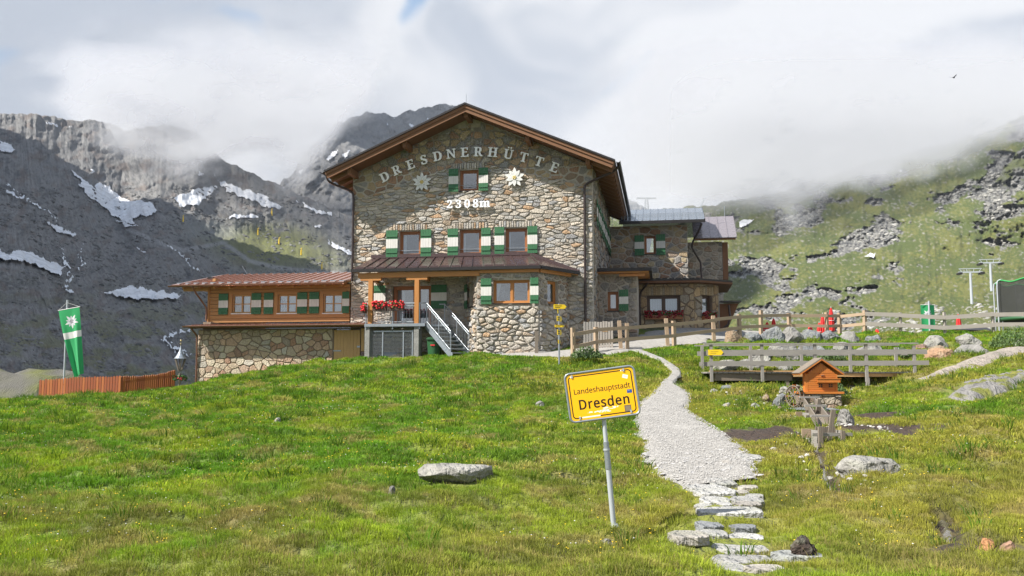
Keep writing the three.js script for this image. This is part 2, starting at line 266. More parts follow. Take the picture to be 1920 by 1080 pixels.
function strip(L, R, lift, across, along) {   // a sheet between two edges that follows the ground
  const samp = (E) => new THREE.CatmullRomCurve3(E.map(([x, z]) => new THREE.Vector3(x, 0, z)), false, 'centripetal').getSpacedPoints(along);
  const a = samp(L), b = samp(R), pos = [], uv = [], idx = [];
  for (let j = 0; j <= along; j++) for (let i = 0; i <= across; i++) {
    const t = i / across, w = 0.26 * N3(a[j].x * 2, j * 0.31, t > 0.5 ? 4 : 1) * (i === 0 || i === across ? 1 : 0);
    const x = lerp(a[j].x, b[j].x, t + w), z = lerp(a[j].z, b[j].z, t + w), edge = i === 0 || i === across ? -0.06 : 0;
    pos.push(x, G0(x, z) + lift + edge + 0.02 * fbm(x * 1.5, 0, z * 1.5, 3), z); uv.push(x, z);
    if (i && j) { const k = j * (across + 1) + i; idx.push(k, k - 1 - across, k - 1, k - 1, k - 1 - across, k - 2 - across); }
  }
  const g = new THREE.BufferGeometry(); g.setAttribute('position', new THREE.Float32BufferAttribute(pos, 3)); g.setAttribute('uv', new THREE.Float32BufferAttribute(uv, 2)); g.setIndex(idx); g.computeVertexNormals();
  if (g.attributes.normal.getY(20) < 0) { g.index.array.reverse(); g.computeVertexNormals(); }
  return g;
}
const gravelT = noiseTexture(512, (u, v) => { const k = clamp(0.78 + 0.25 * loop(u, v, 60, 2) + 0.22 * loop(u, v, 9, 3, 4)); return [k, k * 0.985, k * 0.96]; });
M.gravel = std({ color: lin(0.345, 0.335, 0.32), map: at(gravelT, 0.7), bumpMap: at(gravelT, 0.7), bumpScale: 0.03, roughness: 0.95 });
solo('gravel_path', strip(PATH_L, PATH_R, 0.02, 10, 110), M.gravel, 'pale gravel footpath winding up from the stepping slabs to the lodge', undefined, undefined, 'structure');
solo('gravel_road', strip(ROAD_N, ROAD_F, 0.035, 10, 90), M.gravel, 'pale gravel road running past the front of the lodge', undefined, undefined, 'structure');
function scatter(name, geo, mat, list, label) {   // list of [x, y, z, size, turn, tilt, colour]
  const m = shade(new THREE.InstancedMesh(geo, mat, list.length)), d = new THREE.Object3D(), c = new THREE.Color();
  list.forEach(([x, y, z, s, turn, tilt, col, sy], i) => { d.position.set(x, y, z); d.rotation.set(tilt ?? 0, turn, (tilt ?? 0) * 0.7, 'YXZ'); d.scale.set(s, s * (sy ?? 1), s); d.updateMatrix(); m.setMatrixAt(i, d.matrix); if (col) m.setColorAt(i, c.setRGB(...col)); });
  m.name = numbered(name); m.userData.kind = 'stuff'; m.userData.label = label; scene.add(m); return m;
}
{
  const R = rng(77), peb = paint(boulder(1, 1, 0.45, 0.8, 5, 1, 0.3), [1, 1, 1]), list = [], chips = [];
  for (let i = 0; i < 60000 && list.length < 9000; i++) {
    const x = 1.8 + R() * 5, z = -13 - R() * 22; if (!inside(pathPoly, x, z) || R() > sstep(-36, -13, z) + 0.15) continue;
    const k = 0.31 + 0.13 * R(); list.push([x, G0(x, z) + 0.03, z, 0.008 + 0.016 * R() * R(), R() * 6.3, 0.3 * (R() - 0.5), [k, k * 0.97, k * 0.93]]);
  }
  for (let i = 0; i < 120; i++) { const x = 2.2 + R() * 2.2, z = -13.4 - R() * 3.2; if (!inside(pathPoly, x, z)) continue; const k = 0.30 + 0.1 * R(); chips.push([x, G0(x, z) + 0.012, z, 0.04 + 0.07 * R(), R() * 6.3, 0.2 * (R() - 0.5), [k, k * 0.98, k * 0.97], 0.22]); }
  scatter('path_gravel', peb, std({ roughness: 0.95 }), list, 'loose pale gravel stones lying on the footpath');
  scatter('slate_chips', peb, std({ roughness: 0.9 }), chips, 'flat slate chips at the lower end of the footpath');
}

// ---------------------------------------------------------------- mountains: every slope is a sheet over bearing and range; a bearing b is x/depth, a rise e is height/depth above the eye
const bear = (u) => (u - 960) / 1680;                 // u and v number bearings and rises in steps of about 1/30 degree
const rise = (v) => (710 - v) / 1690;
const curve = (pts) => (x) => { if (x <= pts[0][0]) return pts[0][1]; for (let i = 1; i < pts.length; i++) if (x <= pts[i][0]) { const t = (x - pts[i - 1][0]) / (pts[i][0] - pts[i - 1][0]); return lerp(pts[i - 1][1], pts[i][1], t * t * (3 - 2 * t) * 0.5 + t * 0.5); } return pts[pts.length - 1][1]; };
function slope(o) {   // o: u0, u1, nu, nv, foot(u), top(u), near(u), far(u), rough(u,v), tint(u,v,k)
  const { u0, u1, nu, nv } = o, back = 14, rows = nv + back, pos = new Float32Array((nu + 1) * (rows + 1) * 3), col = new Float32Array(pos.length), uv = new Float32Array((nu + 1) * (rows + 1) * 2), idx = [];
  const place = (u, v, t) => {
    const n = o.near(u), f = o.far(u), D = n * Math.pow(f / n, t) * (1 + (o.bulge ? o.bulge(u, v) : 0) + o.relief * (0.55 * ridged(u / 150 + o.seed, v / 110, o.seed, 3) + (o.gully ?? 0) * ridged((u - 0.5 * v) / 26 + 0.8 * N3(u / 60, v / 60, 3), v / 150, 12, 4) * sstep(0, 0.2, t) + (o.crag ? 0.26 + 0.9 * o.crag(u, v) : 0.5) * (0.34 * ridged(u / 46 + v / 90, v / 34 + o.seed, 2, 3) * sstep(0, 0.15, t) + 0.2 * ridged(u / 11 + v / 30, v / 15, o.seed + 5, 3) * sstep(0, 0.1, t))));
    return D;
  };
  for (let i = 0; i <= nu; i++) {
    const u = lerp(u0, u1, i / nu), foot = o.foot(u), top = o.top(u) + o.jag * fbm(u / 22 + o.seed, 0, 3, 5);
    for (let j = 0; j <= rows; j++) {
      const k = i * (rows + 1) + j, t = Math.min(1, j / nv), over = Math.max(0, j - nv) / back, v = lerp(foot, top, t), D = place(u, v, t) * (1 + 0.4 * over), e = rise(v) * (1 / (1 + 0.4 * over)) - 0.10 * over;
      pos.set([bear(u) * D, EYE + e * D, -D], k * 3); col.set(o.tint(u, v, t), k * 3); uv.set([u * D / 1700, v * D / 1700], k * 2);
      if (i && j) idx.push(k, k - rows - 1, k - 1, k - 1, k - rows - 1, k - rows - 2);
    }
  }
  const g = new THREE.BufferGeometry();
  g.setAttribute('position', new THREE.BufferAttribute(pos, 3)); g.setAttribute('color', new THREE.BufferAttribute(col, 3)); g.setAttribute('uv', new THREE.BufferAttribute(uv, 2)); g.setIndex(idx); g.computeVertexNormals();
  const n = g.attributes.normal.array; let up = 0; for (let i = 1; i < n.length; i += 3) up += n[i];
  if (up < 0) { g.index.array.reverse(); g.computeVertexNormals(); }
  const m = solo(o.name, g, o.mat, o.label, undefined, undefined, 'structure');
  const vAt = (u, v) => { const foot = o.foot(u), top = o.top(u) + o.jag * fbm(u / 22 + o.seed, 0, 3, 5); return (v - foot) / (top - foot); };
  m.userData.on = (u, v) => { const q = vAt(u, v); return q > 0.02 && q < 0.97; };
  m.userData.spot = (u, v, lift = 0) => { const D = place(u, v, clamp(vAt(u, v))); return [bear(u) * D, EYE + rise(v) * D + lift, -D]; };
  m.userData.patch = (name, mat, test, lift) => {   // the part of the sheet where test holds, lying on it
    const keep = [], map = new Map(), P = [], w = rows + 1, S = [], UV = [];
    for (let i = 0; i <= nu; i++) { const u = lerp(u0, u1, i / nu), foot = o.foot(u), top = o.top(u) + o.jag * fbm(u / 22 + o.seed, 0, 3, 5); for (let j = 0; j <= nv; j++) S[i * w + j] = test(u, lerp(foot, top, j / nv)); }
    const get = (k) => { if (!map.has(k)) { map.set(k, P.length / 3); P.push(pos[k * 3], pos[k * 3 + 1] + lift, pos[k * 3 + 2] + lift * 0.6); UV.push(pos[k * 3] * 0.2, pos[k * 3 + 1] * 0.2); } return map.get(k); };
    for (let f = 0; f < idx.length; f += 3) if (S[idx[f]] && S[idx[f + 1]] && S[idx[f + 2]]) keep.push(get(idx[f]), get(idx[f + 1]), get(idx[f + 2]));
    if (!keep.length) return;
    const q = new THREE.BufferGeometry(); q.setAttribute('position', new THREE.Float32BufferAttribute(P, 3)); q.setAttribute('uv', new THREE.Float32BufferAttribute(UV, 2)); q.setIndex(up < 0 ? keep.reverse() : keep); q.computeVertexNormals();
    part(name, q, mat, m);
  };
  return m;
}
const rockT = noiseTexture(512, (u, v) => { const k = clamp(0.8 + 0.3 * loop(u, v, 10, 4) + 0.3 * loop(u, v, 50, 3, 2)); return [k, k, k]; });
const crag = (rep, bump) => std({ vertexColors: true, map: at(rockT, rep), bumpMap: at(rockT, rep), bumpScale: bump, roughness: 1 });
M.snow = std({ color: lin(0.72, 0.735, 0.77), map: at(speckT, 0.14), bumpMap: at(grainT, 0.3), bumpScale: 0.4, roughness: 0.8 });
M.foam = std({ color: lin(0.6, 0.63, 0.66), roughness: 0.6 });
const blob = (u, v, pts, wob, s) => inside(pts, u + wob * fbm(u / 14 + s, v / 14, 2, 4), v + wob * 0.7 * fbm(u / 14, v / 14 + s, 8, 4));

const west = slope({
  name: 'mountain', label: 'dark rocky mountainside with snow patches behind the timber wing, left', seed: 1.3, u0: -190, u1: 800, nu: 640, nv: 300, crag: () => 0.22, gully: 0.16, relief: 0.05, jag: 5, mat: crag(0.11, 1.0),
  foot: () => 790, top: curve([[-190, 195], [0, 207], [60, 207], [130, 220], [180, 221], [235, 238], [300, 228], [360, 240], [420, 300], [470, 322], [520, 345], [580, 372], [640, 398], [700, 425], [800, 470]]),
  near: curve([[-190, 62], [0, 80], [300, 135], [500, 190], [800, 280]]), far: curve([[-190, 560], [0, 700], [250, 1050], [400, 1250], [520, 1250], [650, 1150], [800, 1100]]),
  bulge: (u, v) => -0.10 * Math.exp(-(((u - 470) / 70) ** 2) - ((v - 385) / 42) ** 2) - 0.12 * Math.exp(-(((u - 520) / 130) ** 2) - ((v - 500) / 60) ** 2) + 0.10 * Math.exp(-(((u - 200) / 60) ** 2) - ((v - 400) / 90) ** 2),
  tint: (u, v, t) => {
    const n = fbm(u / 38, v / 26, 4, 5), s = ridged(u / 30 + v / 60, v / 12, 8, 4), f = fbm(u / 5, v / 4, 2, 3);
    const gully = ridged((u - 0.5 * v) / 26 + 1.5 * n, v / 150, 12, 4), fan = sstep(0.1, 0.55, fbm(u / 70 + 40, v / 34, 5, 4));
    let c = mix3([0.095, 0.098, 0.104], [0.225, 0.222, 0.218], sstep(-0.6, 1.3, 0.45 * s + 1.2 * n + 0.8 * f + 0.5 * gully));
    c = mix3(c, [0.235, 0.23, 0.225], 0.45 * fan);
    c = mix3(c, [0.16, 0.115, 0.095], 0.5 * sstep(0.1, 0.5, fbm(u / 26 + 9, v / 20, 1, 4)));
    const meadow = Math.exp(-(((u - 500 - (v - 455) * 1.2) / 115) ** 4) - ((v - 462) / 44) ** 4), low = sstep(500, 640, v);
    c = mix3(c, [0.15, 0.16, 0.045], clamp(1.0 * meadow * sstep(-0.5, 0.0, n + 0.3) + 0.6 * low * sstep(-0.2, 0.3, fbm(u / 60, v / 30, 6, 4))));
    const gravel = Math.exp(-(((u - 395) / 60) ** 4) - ((v - 430) / 20) ** 4); c = mix3(c, [0.24, 0.25, 0.26], 0.6 * gravel);
    const track = toLine([[240, 430], [300, 455], [345, 470], [420, 455], [470, 490], [520, 502], [600, 512], [650, 514]], u + 3 * f, v); c = mix3(c, [0.33, 0.33, 0.33], sstep(6, 2, track) * 0.75);
    return mix3(c, [0.07, 0.07, 0.072], 0.5 * sstep(0.35, 0.75, -f));
  },
});
[[[122, 310], [152, 335], [172, 350], [182, 338], [232, 372], [250, 377], [285, 380], [294, 398], [285, 408], [262, 406], [248, 415], [262, 428], [240, 422], [212, 408], [190, 385], [162, 368], [140, 345], [150, 345]],
  [[320, 375], [352, 358], [400, 347], [410, 350], [385, 375], [368, 388], [338, 390]], [[402, 338], [430, 344], [465, 358], [500, 370], [532, 390], [520, 396], [492, 388], [455, 372], [425, 358]],
  [[415, 412], [440, 403], [470, 404], [500, 406], [470, 412]], [[550, 376], [590, 390], [626, 402], [620, 406], [582, 396]], [[610, 452], [638, 462], [672, 478], [665, 484], [630, 470]],
  [[-60, 470], [0, 470], [18, 482], [52, 476], [78, 488], [126, 505], [118, 527], [96, 516], [58, 500], [0, 494], [-60, 490]], [[195, 556], [235, 548], [250, 542], [290, 550], [350, 558], [330, 568], [290, 570], [240, 567]],
  [[-10, 262], [8, 266], [22, 282], [10, 288], [-10, 284]], [[162, 316], [178, 322], [172, 330]], [[68, 222], [90, 226], [108, 235], [96, 236]], [[115, 234], [140, 236], [126, 239]], [[210, 410], [236, 420], [262, 428], [240, 430]],
  [[247, 464], [265, 470], [288, 482], [270, 478]], [[366, 319], [384, 324], [375, 330]], [[364, 299], [376, 302], [378, 308]], [[0, 356], [22, 364], [44, 374], [40, 378], [12, 366]], [[84, 418], [120, 432], [150, 446], [140, 450], [100, 434]], [[590, 425], [612, 418], [600, 432]], [[394, 320], [404, 330], [400, 333]],
].forEach((p, i) => west.userData.patch('snow_patch', M.snow, (u, v) => blob(u, v, p, 7, i * 3.7), 1.2));
const torrent = (m, pts, w, wob, s) => { const line = (u, v) => toLine(pts, u + wob * fbm(u / 6, v / 9 + s, 1, 3), v); return m.userData.patch('waterfall', M.foam, (u, v) => line(u, v) < w * (0.6 + 0.9 * N3(u / 4, v / 5, s)), 0.8); };
torrent(west, [[10, 345], [30, 362], [55, 380], [95, 402], [107, 418]], 3.4, 9, 1);
torrent(west, [[122, 470], [124, 490], [136, 510], [133, 530], [130, 548], [146, 556]], 4.2, 9, 2);
torrent(west, [[160, 462], [152, 480], [160, 500], [146, 520], [134, 535]], 4.2, 9, 3);
torrent(west, [[318, 464], [345, 482], [360, 500], [376, 512]], 3.2, 8, 4);
torrent(west, [[358, 625], [335, 632], [318, 640], [330, 655], [350, 665], [366, 672]], 6, 16, 5);

const peak = slope({
  name: 'mountain', label: 'far blue-grey summit half hidden in cloud behind the gable roof', seed: 6.1, u0: 480, u1: 1290, nu: 330, nv: 150, relief: 0.05, jag: 9, mat: crag(0.03, 3),
  foot: () => 620, top: curve([[480, 380], [540, 330], [575, 275], [620, 228], [680, 204], [715, 206], [740, 211], [770, 200], [800, 192], [845, 186], [880, 196], [960, 250], [1100, 340], [1290, 420]]), near: curve([[480, 900], [1290, 1900]]), far: curve([[480, 1500], [700, 2000], [1290, 3600]]),
  tint: (u, v) => mix3([0.11, 0.112, 0.116], [0.215, 0.212, 0.21], sstep(-0.7, 0.9, ridged(u / 22 + v / 40, v / 15, 3, 4) * 0.5 + fbm(u / 8, v / 6, 1, 4))),
});
[[[606, 300], [622, 284], [634, 280], [628, 292], [612, 304]], [[628, 304], [640, 290], [655, 280], [652, 290], [636, 306]], [[556, 322], [570, 318], [562, 334]], [[732, 218], [742, 214], [742, 224]], [[762, 230], [770, 228], [778, 234], [768, 240]], [[795, 214], [806, 216], [800, 224]], [[575, 278], [580, 274], [581, 280]], [[720, 224], [728, 230], [724, 236]], [[655, 255], [664, 270], [660, 268]]].forEach((p, i) => peak.userData.patch('snow_patch', M.snow, (u, v) => blob(u, v, p, 4, i * 2.1), 4));

const cragMask = (rockiness) => (u, v) => sstep(0.16, 0.52, fbm(u / 100 + 7, v / 48, 9, 4) + 0.35 * fbm(u / 26, v / 16, 4, 3) + rockiness(u, v));
const eastTint = (rockiness) => (u, v, t) => {
  const n = fbm(u / 60, v / 40, 4, 4), f = fbm(u / 6, v / 4.5, 2, 4), s = ridged(u / 34 - v / 40, v / 17 + u / 60, 8, 4);
  let c = mix3([0.085, 0.115, 0.02], [0.165, 0.172, 0.036], sstep(-0.35, 0.5, n + 1.0 * f));
  const m = cragMask(rockiness)(u, v), r = sstep(0.35, 0.75, 0.95 * m + 0.35 * (s - 0.4) + 0.55 * f);
  return mix3(c, mix3([0.08, 0.08, 0.084], [0.30, 0.295, 0.27], sstep(-0.5, 0.6, f + 0.6 * fbm(u / 3, v / 2.2, 7, 2))), r);
};
const eastRock = (u, v) => 0.34 * Math.exp(-(((u - 1520) / 130) ** 2) - ((v - 585) / 38) ** 2) + 0.34 * Math.exp(-(((u - 1470 - (480 - v) * 0.9) / 110) ** 2) - ((v - 440) / 55) ** 2) + 0.6 * sstep(1830, 1890, u + (v - 330) * 0.5) * sstep(440, 390, v) + 0.3 * Math.exp(-(((u - 1680) / 120) ** 2) - ((v - 440) / 25) ** 2) - 0.25 * sstep(1660, 1760, u) * sstep(400, 470, v);
const east = slope({
  name: 'mountain', label: 'green and rocky mountainside rising into cloud on the right', seed: 3.7, u0: 1120, u1: 2140, nu: 640, nv: 260, relief: 0.085, jag: 6, mat: crag(0.14, 0.8),
  foot: () => 690, top: curve([[1120, 400], [1330, 385], [1380, 374], [1450, 362], [1550, 330], [1650, 298], [1760, 270], [1860, 240], [1960, 200], [2140, 150]]), near: curve([[1120, 150], [1500, 105], [1900, 120]]), far: () => 950,
  bulge: (u, v) => -0.16 * sstep(0, 120, u - 1800 - (v - 300) * -0.4 + 0) * sstep(460, 380, v) + 0.06 * Math.exp(-(((u - 1500) / 90) ** 2) - ((v - 560) / 40) ** 2),
  crag: cragMask(eastRock), tint: eastTint(eastRock),
});
[[[1383, 418], [1395, 413], [1414, 414], [1402, 424], [1388, 430]], [[1614, 485], [1638, 480], [1634, 490]], [[1686, 328], [1694, 317], [1698, 320]]].forEach((p, i) => east.userData.patch('snow_patch', M.snow, (u, v) => blob(u, v, p, 4, i * 2.1), 1.0));
const knoll = slope({
  name: 'hillside', label: 'smooth grassy hillside below the chairlift pylons, right edge', seed: 8.3, u0: 1500, u1: 2140, nu: 330, nv: 110, relief: 0.035, jag: 3, mat: crag(0.25, 0.5),
  foot: () => 668, top: curve([[1500, 645], [1590, 618], [1660, 592], [1720, 570], [1780, 559], [1850, 535], [1920, 508], [2140, 420]]), near: () => 72, far: curve([[1500, 110], [1700, 200], [1850, 300], [2140, 320]]),
  crag: () => 0.12, tint: eastTint((u, v) => -0.5 + 0.85 * sstep(15, 6, Math.abs(v - 590 + (u - 1660) * 0.62 + 8 * N3(u / 30, 0, 3))) * sstep(1800, 1770, u)),
});

const spur = slope({
  name: 'mountain', label: 'steep dark rock spur at the right edge, below the cloud', seed: 4.4, u0: 1740, u1: 2140, nu: 240, nv: 130, relief: 0.06, jag: 9, mat: crag(0.16, 0.7), crag: () => 1,
  foot: () => 520, top: curve([[1740, 500], [1800, 445], [1835, 395], [1865, 345], [1895, 305], [1920, 278], [1980, 225], [2140, 120]]), near: () => 345, far: curve([[1740, 400], [1850, 520], [2140, 520]]),
  tint: (u, v) => mix3(mix3([0.045, 0.047, 0.05], [0.15, 0.15, 0.145], sstep(-0.6, 0.8, ridged(u / 20 - v / 34, v / 22, 3, 4) * 0.6 + fbm(u / 6, v / 5, 1, 3))), [0.08, 0.095, 0.025], sstep(-0.05, 0.3, fbm(u / 40, v / 40, 8, 4) + 0.5 * sstep(380, 470, v))),
});
{ // loose rocks lying on the slopes
  const R = rng(404), g = paint(boulder(1, 1, 0.8, 0.9, 71, 1, 0.4), [1, 1, 1]), le = [], lw = [];
  for (let i = 0; i < 60000 && le.length < 3000; i++) { const m = R() < 0.3 ? knoll : east, u = m === knoll ? 1560 + 420 * R() : 1300 + 700 * R(), v = m === knoll ? 640 - 140 * R() : 650 - 330 * R(), dens = m === knoll ? fbm(u / 55, v / 30, 3, 4) - 0.1 : cragMask(eastRock)(u, v) - 0.6; if (dens < 0.15 - 0.35 * R() || !m.userData.on(u, v)) continue; const p = m.userData.spot(u, v), k = 0.15 + 0.19 * R(), q = R(); le.push([p[0], p[1], p[2], (0.0012 + 0.0042 * q * q * q) * -p[2] * 0.7, R() * 6.3, 0.5 * (R() - 0.5), [k, k * 0.98, k * 0.9], 0.8]); }
  for (let i = 0; i < 60000 && lw.length < 7000; i++) { const u = 800 * R() - 60, v = 770 - 420 * R(), dens = fbm(u / 60, v / 30, 3, 4) + 0.6 * fbm(u / 16, v / 9, 6, 3); if (dens < 0.0 - 0.2 * R() || !west.userData.on(u, v)) continue; const p = west.userData.spot(u, v), k = 0.08 + 0.12 * R(), q = R(); lw.push([p[0], p[1], p[2], (0.001 + 0.0034 * q * q * q) * -p[2] * 0.8, R() * 6.3, 0.5 * (R() - 0.5), [k, k, k * 0.98], 0.8]); }
  scatter('slope_rocks', g, std({ roughness: 1 }), le, 'grey rocks strewn over the green right-hand slopes'); scatter('scree_rocks', g, std({ roughness: 1 }), lw, 'dark scree strewn over the left-hand slopes');
}

// cloud lying on the slopes: drifting veils one behind another, thinner towards their rims
M.cloud = new THREE.MeshPhysicalMaterial({ color: lin(0.405, 0.417, 0.45), vertexColors: true, transparent: true, roughness: 1, transmission: 0.5, thickness: 0, side: THREE.DoubleSide });
function cloudBank(label, u0, u1, v0, v1, D0, D1, layers, lean, density, seed, mat) {
  const bank = new THREE.Group(); bank.name = numbered('cloud'); scene.add(bank); tag(bank, label, undefined, undefined, 'stuff');
  for (let q = 0; q < layers; q++) {
    const nu = 150, nv = 80, pos = [], col = [], idx = [], base = lerp(D0, D1, layers > 1 ? q / (layers - 1) : 0), sd = seed + q * 13.7;
    for (let i = 0; i <= nu; i++) for (let j = 0; j <= nv; j++) {
      const u = lerp(u0, u1, i / nu), v = lerp(v0, v1, j / nv), D = base * (1 + lean * (v0 - v) / (v0 - v1) + 0.03 * N3(u / 300 + sd, v / 240, 3));
      pos.push(bear(u) * D, EYE + rise(v) * D, -D);
      const body = density(u, v), a = clamp(body + 0.7 * fbm(u / 130 + sd, v / 80 + q, sd, 5, 0.5) - 0.02) * sstep(0, 0.3, i / nu) * sstep(0, 0.3, 1 - i / nu) * sstep(0, 0.4, 1 - j / nv);
      col.push(1, 1, 1, 0.5 * sstep(0, 0.9, a) * sstep(0, 0.1, body + 0.35));
      if (i && j) { const k = i * (nv + 1) + j; idx.push(k, k - nv - 2, k - 1, k, k - nv - 1, k - nv - 2); }
    }
    const g = new THREE.BufferGeometry(); g.setAttribute('position', new THREE.Float32BufferAttribute(pos, 3)); g.setAttribute('color', new THREE.Float32BufferAttribute(col, 4)); g.setIndex(idx); g.computeVertexNormals();
    part('cloud_veil', g, mat, bank);
  }
}
cloudBank('soft cloud drifting across the left mountain', -200, 960, 430, -40, 620, 1000, 5, 0.9, (u, v) => {
  const edge = curve([[-60, 225], [60, 245], [150, 300], [250, 365], [330, 395], [400, 375], [450, 352], [480, 352], [560, 378], [600, 330], [660, 260], [720, 190], [800, 150]])(u);
  return sstep(edge + 20, edge - 130, v) * sstep(-40, 190, u) * 1.05 * sstep(860, 640, u) - 0.25 - 0.25 * sstep(170, 60, v);
}, 2.2, M.cloud);
cloudBank('grey cloud hiding the top of the right mountain', 1000, 2440, 470, -20, 420, 800, 5, 0.9, (u, v) => {
  const edge = curve([[1150, 410], [1330, 396], [1450, 388], [1600, 362], [1750, 328], [1920, 285], [2140, 240]])(u);
  return sstep(edge + 40, edge - 80, v) * 1.3 - 0.2 - 0.4 * sstep(120, 10, v);
}, 7.4, M.cloud);

// a high cloud that stands over the valley to the left, above the picture, and keeps the sun off the western slopes
{
  const g = [], R = rng(5);
  for (let i = 0; i < 110; i++) { const far = i < 60 ? 0.02 + 0.09 * R() : 0.68 + 0.32 * R(), small = i < 14, b = new THREE.IcosahedronGeometry(small ? 62 : (i < 60 ? 90 : 110) + 100 * R() + 60 * far, 2), p = b.attributes.position, v = new THREE.Vector3(); for (let k = 0; k < p.count; k++) { v.fromBufferAttribute(p, k); v.multiplyScalar(1 + 0.16 * fbm(v.x / 50 + i, v.y / 50, v.z / 50, 3)); p.setXYZ(k, v.x, v.y * 0.4, v.z); } b.computeVertexNormals(); small ? b.translate(-570 - 420 * R(), 620 + 40 * R(), -60 + 140 * R()) : b.translate((i < 60 ? -560 : -520) - 350 * far - 1100 * R(), 600 + 650 * far + 90 * R(), -60 - 2260 * far); g.push(b); }
  solo('cloud', g, std({ color: lin(0.9, 0.9, 0.92), roughness: 1 }), 'broad cloud over the valley shading the left mountain', undefined, undefined, 'stuff');
}

// ---------------------------------------------------------------- masonry: irregular stones fitted into a wall face, each a bevelled block
function clipPoly(P, nx, ny, d) {   // keep nx*x + ny*y <= d
  const out = [];
  for (let i = 0; i < P.length; i++) { const a = P[i], b = P[(i + 1) % P.length], da = nx * a[0] + ny * a[1] - d, db = nx * b[0] + ny * b[1] - d; if (da <= 0) out.push(a); if ((da < 0 && db > 0) || (da > 0 && db < 0)) { const t = da / (da - db); out.push([lerp(a[0], b[0], t), lerp(a[1], b[1], t)]); } }
  return out;
}
const polyArea = (P) => { let s = 0; for (let i = 0; i < P.length; i++) { const a = P[i], b = P[(i + 1) % P.length]; s += a[0] * b[1] - b[0] * a[1]; } return s / 2; };
function stones(o) {   // o: outline (convex, counter-clockwise), holes, w, h, gap, depth, palette, seed, jitter, course
  const R = rng(o.seed), xs = o.outline.map((p) => p[0]), ys = o.outline.map((p) => p[1]), x0 = Math.min(...xs), x1 = Math.max(...xs), y0 = Math.min(...ys), y1 = Math.max(...ys), sx = o.w, sy = o.h, out = [], seeds = new Map(), J = o.jitter ?? 0.42;
  const nx = Math.ceil((x1 - x0) / sx) + 1, ny = Math.ceil((y1 - y0) / sy) + 1;
  for (let j = -1; j <= ny; j++) { for (let i = -1; i <= nx; i++) { if (R() < (o.drop ?? 0.14)) continue; seeds.set(j * 4096 + i, [x0 + (i + 0.5 + (j % 2 ? 0.5 : 0) + J * (R() * 2 - 1)) * sx, y0 + (j + 0.5 + J * (R() * 2 - 1)) * sy]); } }
  for (const [key, s] of seeds) {
    const j = Math.round(key / 4096), i = key - j * 4096;
    let P = [[s[0] - 2.2 * sx, s[1] - 2.2 * sy], [s[0] + 2.2 * sx, s[1] - 2.2 * sy], [s[0] + 2.2 * sx, s[1] + 2.2 * sy], [s[0] - 2.2 * sx, s[1] + 2.2 * sy]];
    for (let dj = -3; dj <= 3; dj++) for (let di = -3; di <= 3; di++) {
      if (!di && !dj) continue; const q = seeds.get((j + dj) * 4096 + i + di); if (!q || P.length < 3) continue;
      const ax = 1 / (sx * sx), ay = 1 / (sy * sy), ex = (q[0] - s[0]) * ax, ey = (q[1] - s[1]) * ay, l = Math.hypot(ex, ey), mx = (q[0] + s[0]) / 2, my = (q[1] + s[1]) / 2;
      P = clipPoly(P, ex / l, ey / l, (mx * ex + my * ey) / l - o.gap * (0.35 + 0.5 * R()));
    }
    for (let k = 0; k < o.outline.length && P.length > 2; k++) { const a = o.outline[k], b = o.outline[(k + 1) % o.outline.length], l = Math.hypot(b[0] - a[0], b[1] - a[1]), ex = (b[1] - a[1]) / l, ey = -(b[0] - a[0]) / l; P = clipPoly(P, ex, ey, a[0] * ex + a[1] * ey - 0.005); }
    for (const [a, b, c, d] of o.holes ?? []) {
      if (P.length < 3) break; const bx0 = Math.min(...P.map((p) => p[0])), bx1 = Math.max(...P.map((p) => p[0])), by0 = Math.min(...P.map((p) => p[1])), by1 = Math.max(...P.map((p) => p[1]));
      if (bx1 < a || bx0 > c || by1 < b || by0 > d) continue;
      const cut = [clipPoly(P, 1, 0, a - 0.01), clipPoly(P, -1, 0, -c - 0.01), clipPoly(P, 0, 1, b - 0.01), clipPoly(P, 0, -1, -d - 0.01)].map((q) => [q.length > 2 ? polyArea(q) : 0, q]).sort((m, n) => n[0] - m[0])[0];
      P = cut[1];
    }
    if (P.length < 3) continue; const A = polyArea(P); if (A < 0.012 * (o.small ?? 1) * sx * sy / 0.06 * 0.4) continue;
    out.push([P, A]);
  }
  return out.map(([P, A]) => {
    // round the corners once, then build rim, shoulder and face
    const Q = []; P.forEach((p, i) => { const q = P[(i + 1) % P.length]; if (Math.hypot(q[0] - p[0], q[1] - p[1]) < 0.02) { Q.push([(p[0] + q[0]) / 2, (p[1] + q[1]) / 2]); return; } Q.push([lerp(p[0], q[0], 0.13), lerp(p[1], q[1], 0.13)], [lerp(p[0], q[0], 0.87), lerp(p[1], q[1], 0.87)]); });
    const cx = Q.reduce((s, p) => s + p[0], 0) / Q.length, cy = Q.reduce((s, p) => s + p[1], 0) / Q.length, d = o.depth * (0.55 + 0.9 * R()), tx = (R() - 0.5) * (o.tilt ?? 0.12), ty = (R() - 0.5) * (o.tilt ?? 0.12), n = Q.length, pos = [], idx = [];
    const ext = Math.sqrt(A), inset = Math.min(0.3, (o.bevel ?? 0.03) / ext), wob = o.wobble ?? 0.05;
    Q.forEach(([x, y]) => { const k = 1 + wob * (R() - 0.5); pos.push(cx + (x - cx) * k, cy + (y - cy) * k, -0.02); });
    Q.forEach(([x, y]) => { const X = cx + (x - cx) * (1 - inset * 0.4), Y = cy + (y - cy) * (1 - inset * 0.4); pos.push(X, Y, d * 0.62 + (X - cx) * tx + (Y - cy) * ty); });
    Q.forEach(([x, y]) => { const k = 1 - inset * (1.3 + 0.7 * R()), X = cx + (x - cx) * k, Y = cy + (y - cy) * k; pos.push(X, Y, d + (X - cx) * tx + (Y - cy) * ty + 0.012 * (R() - 0.5)); });
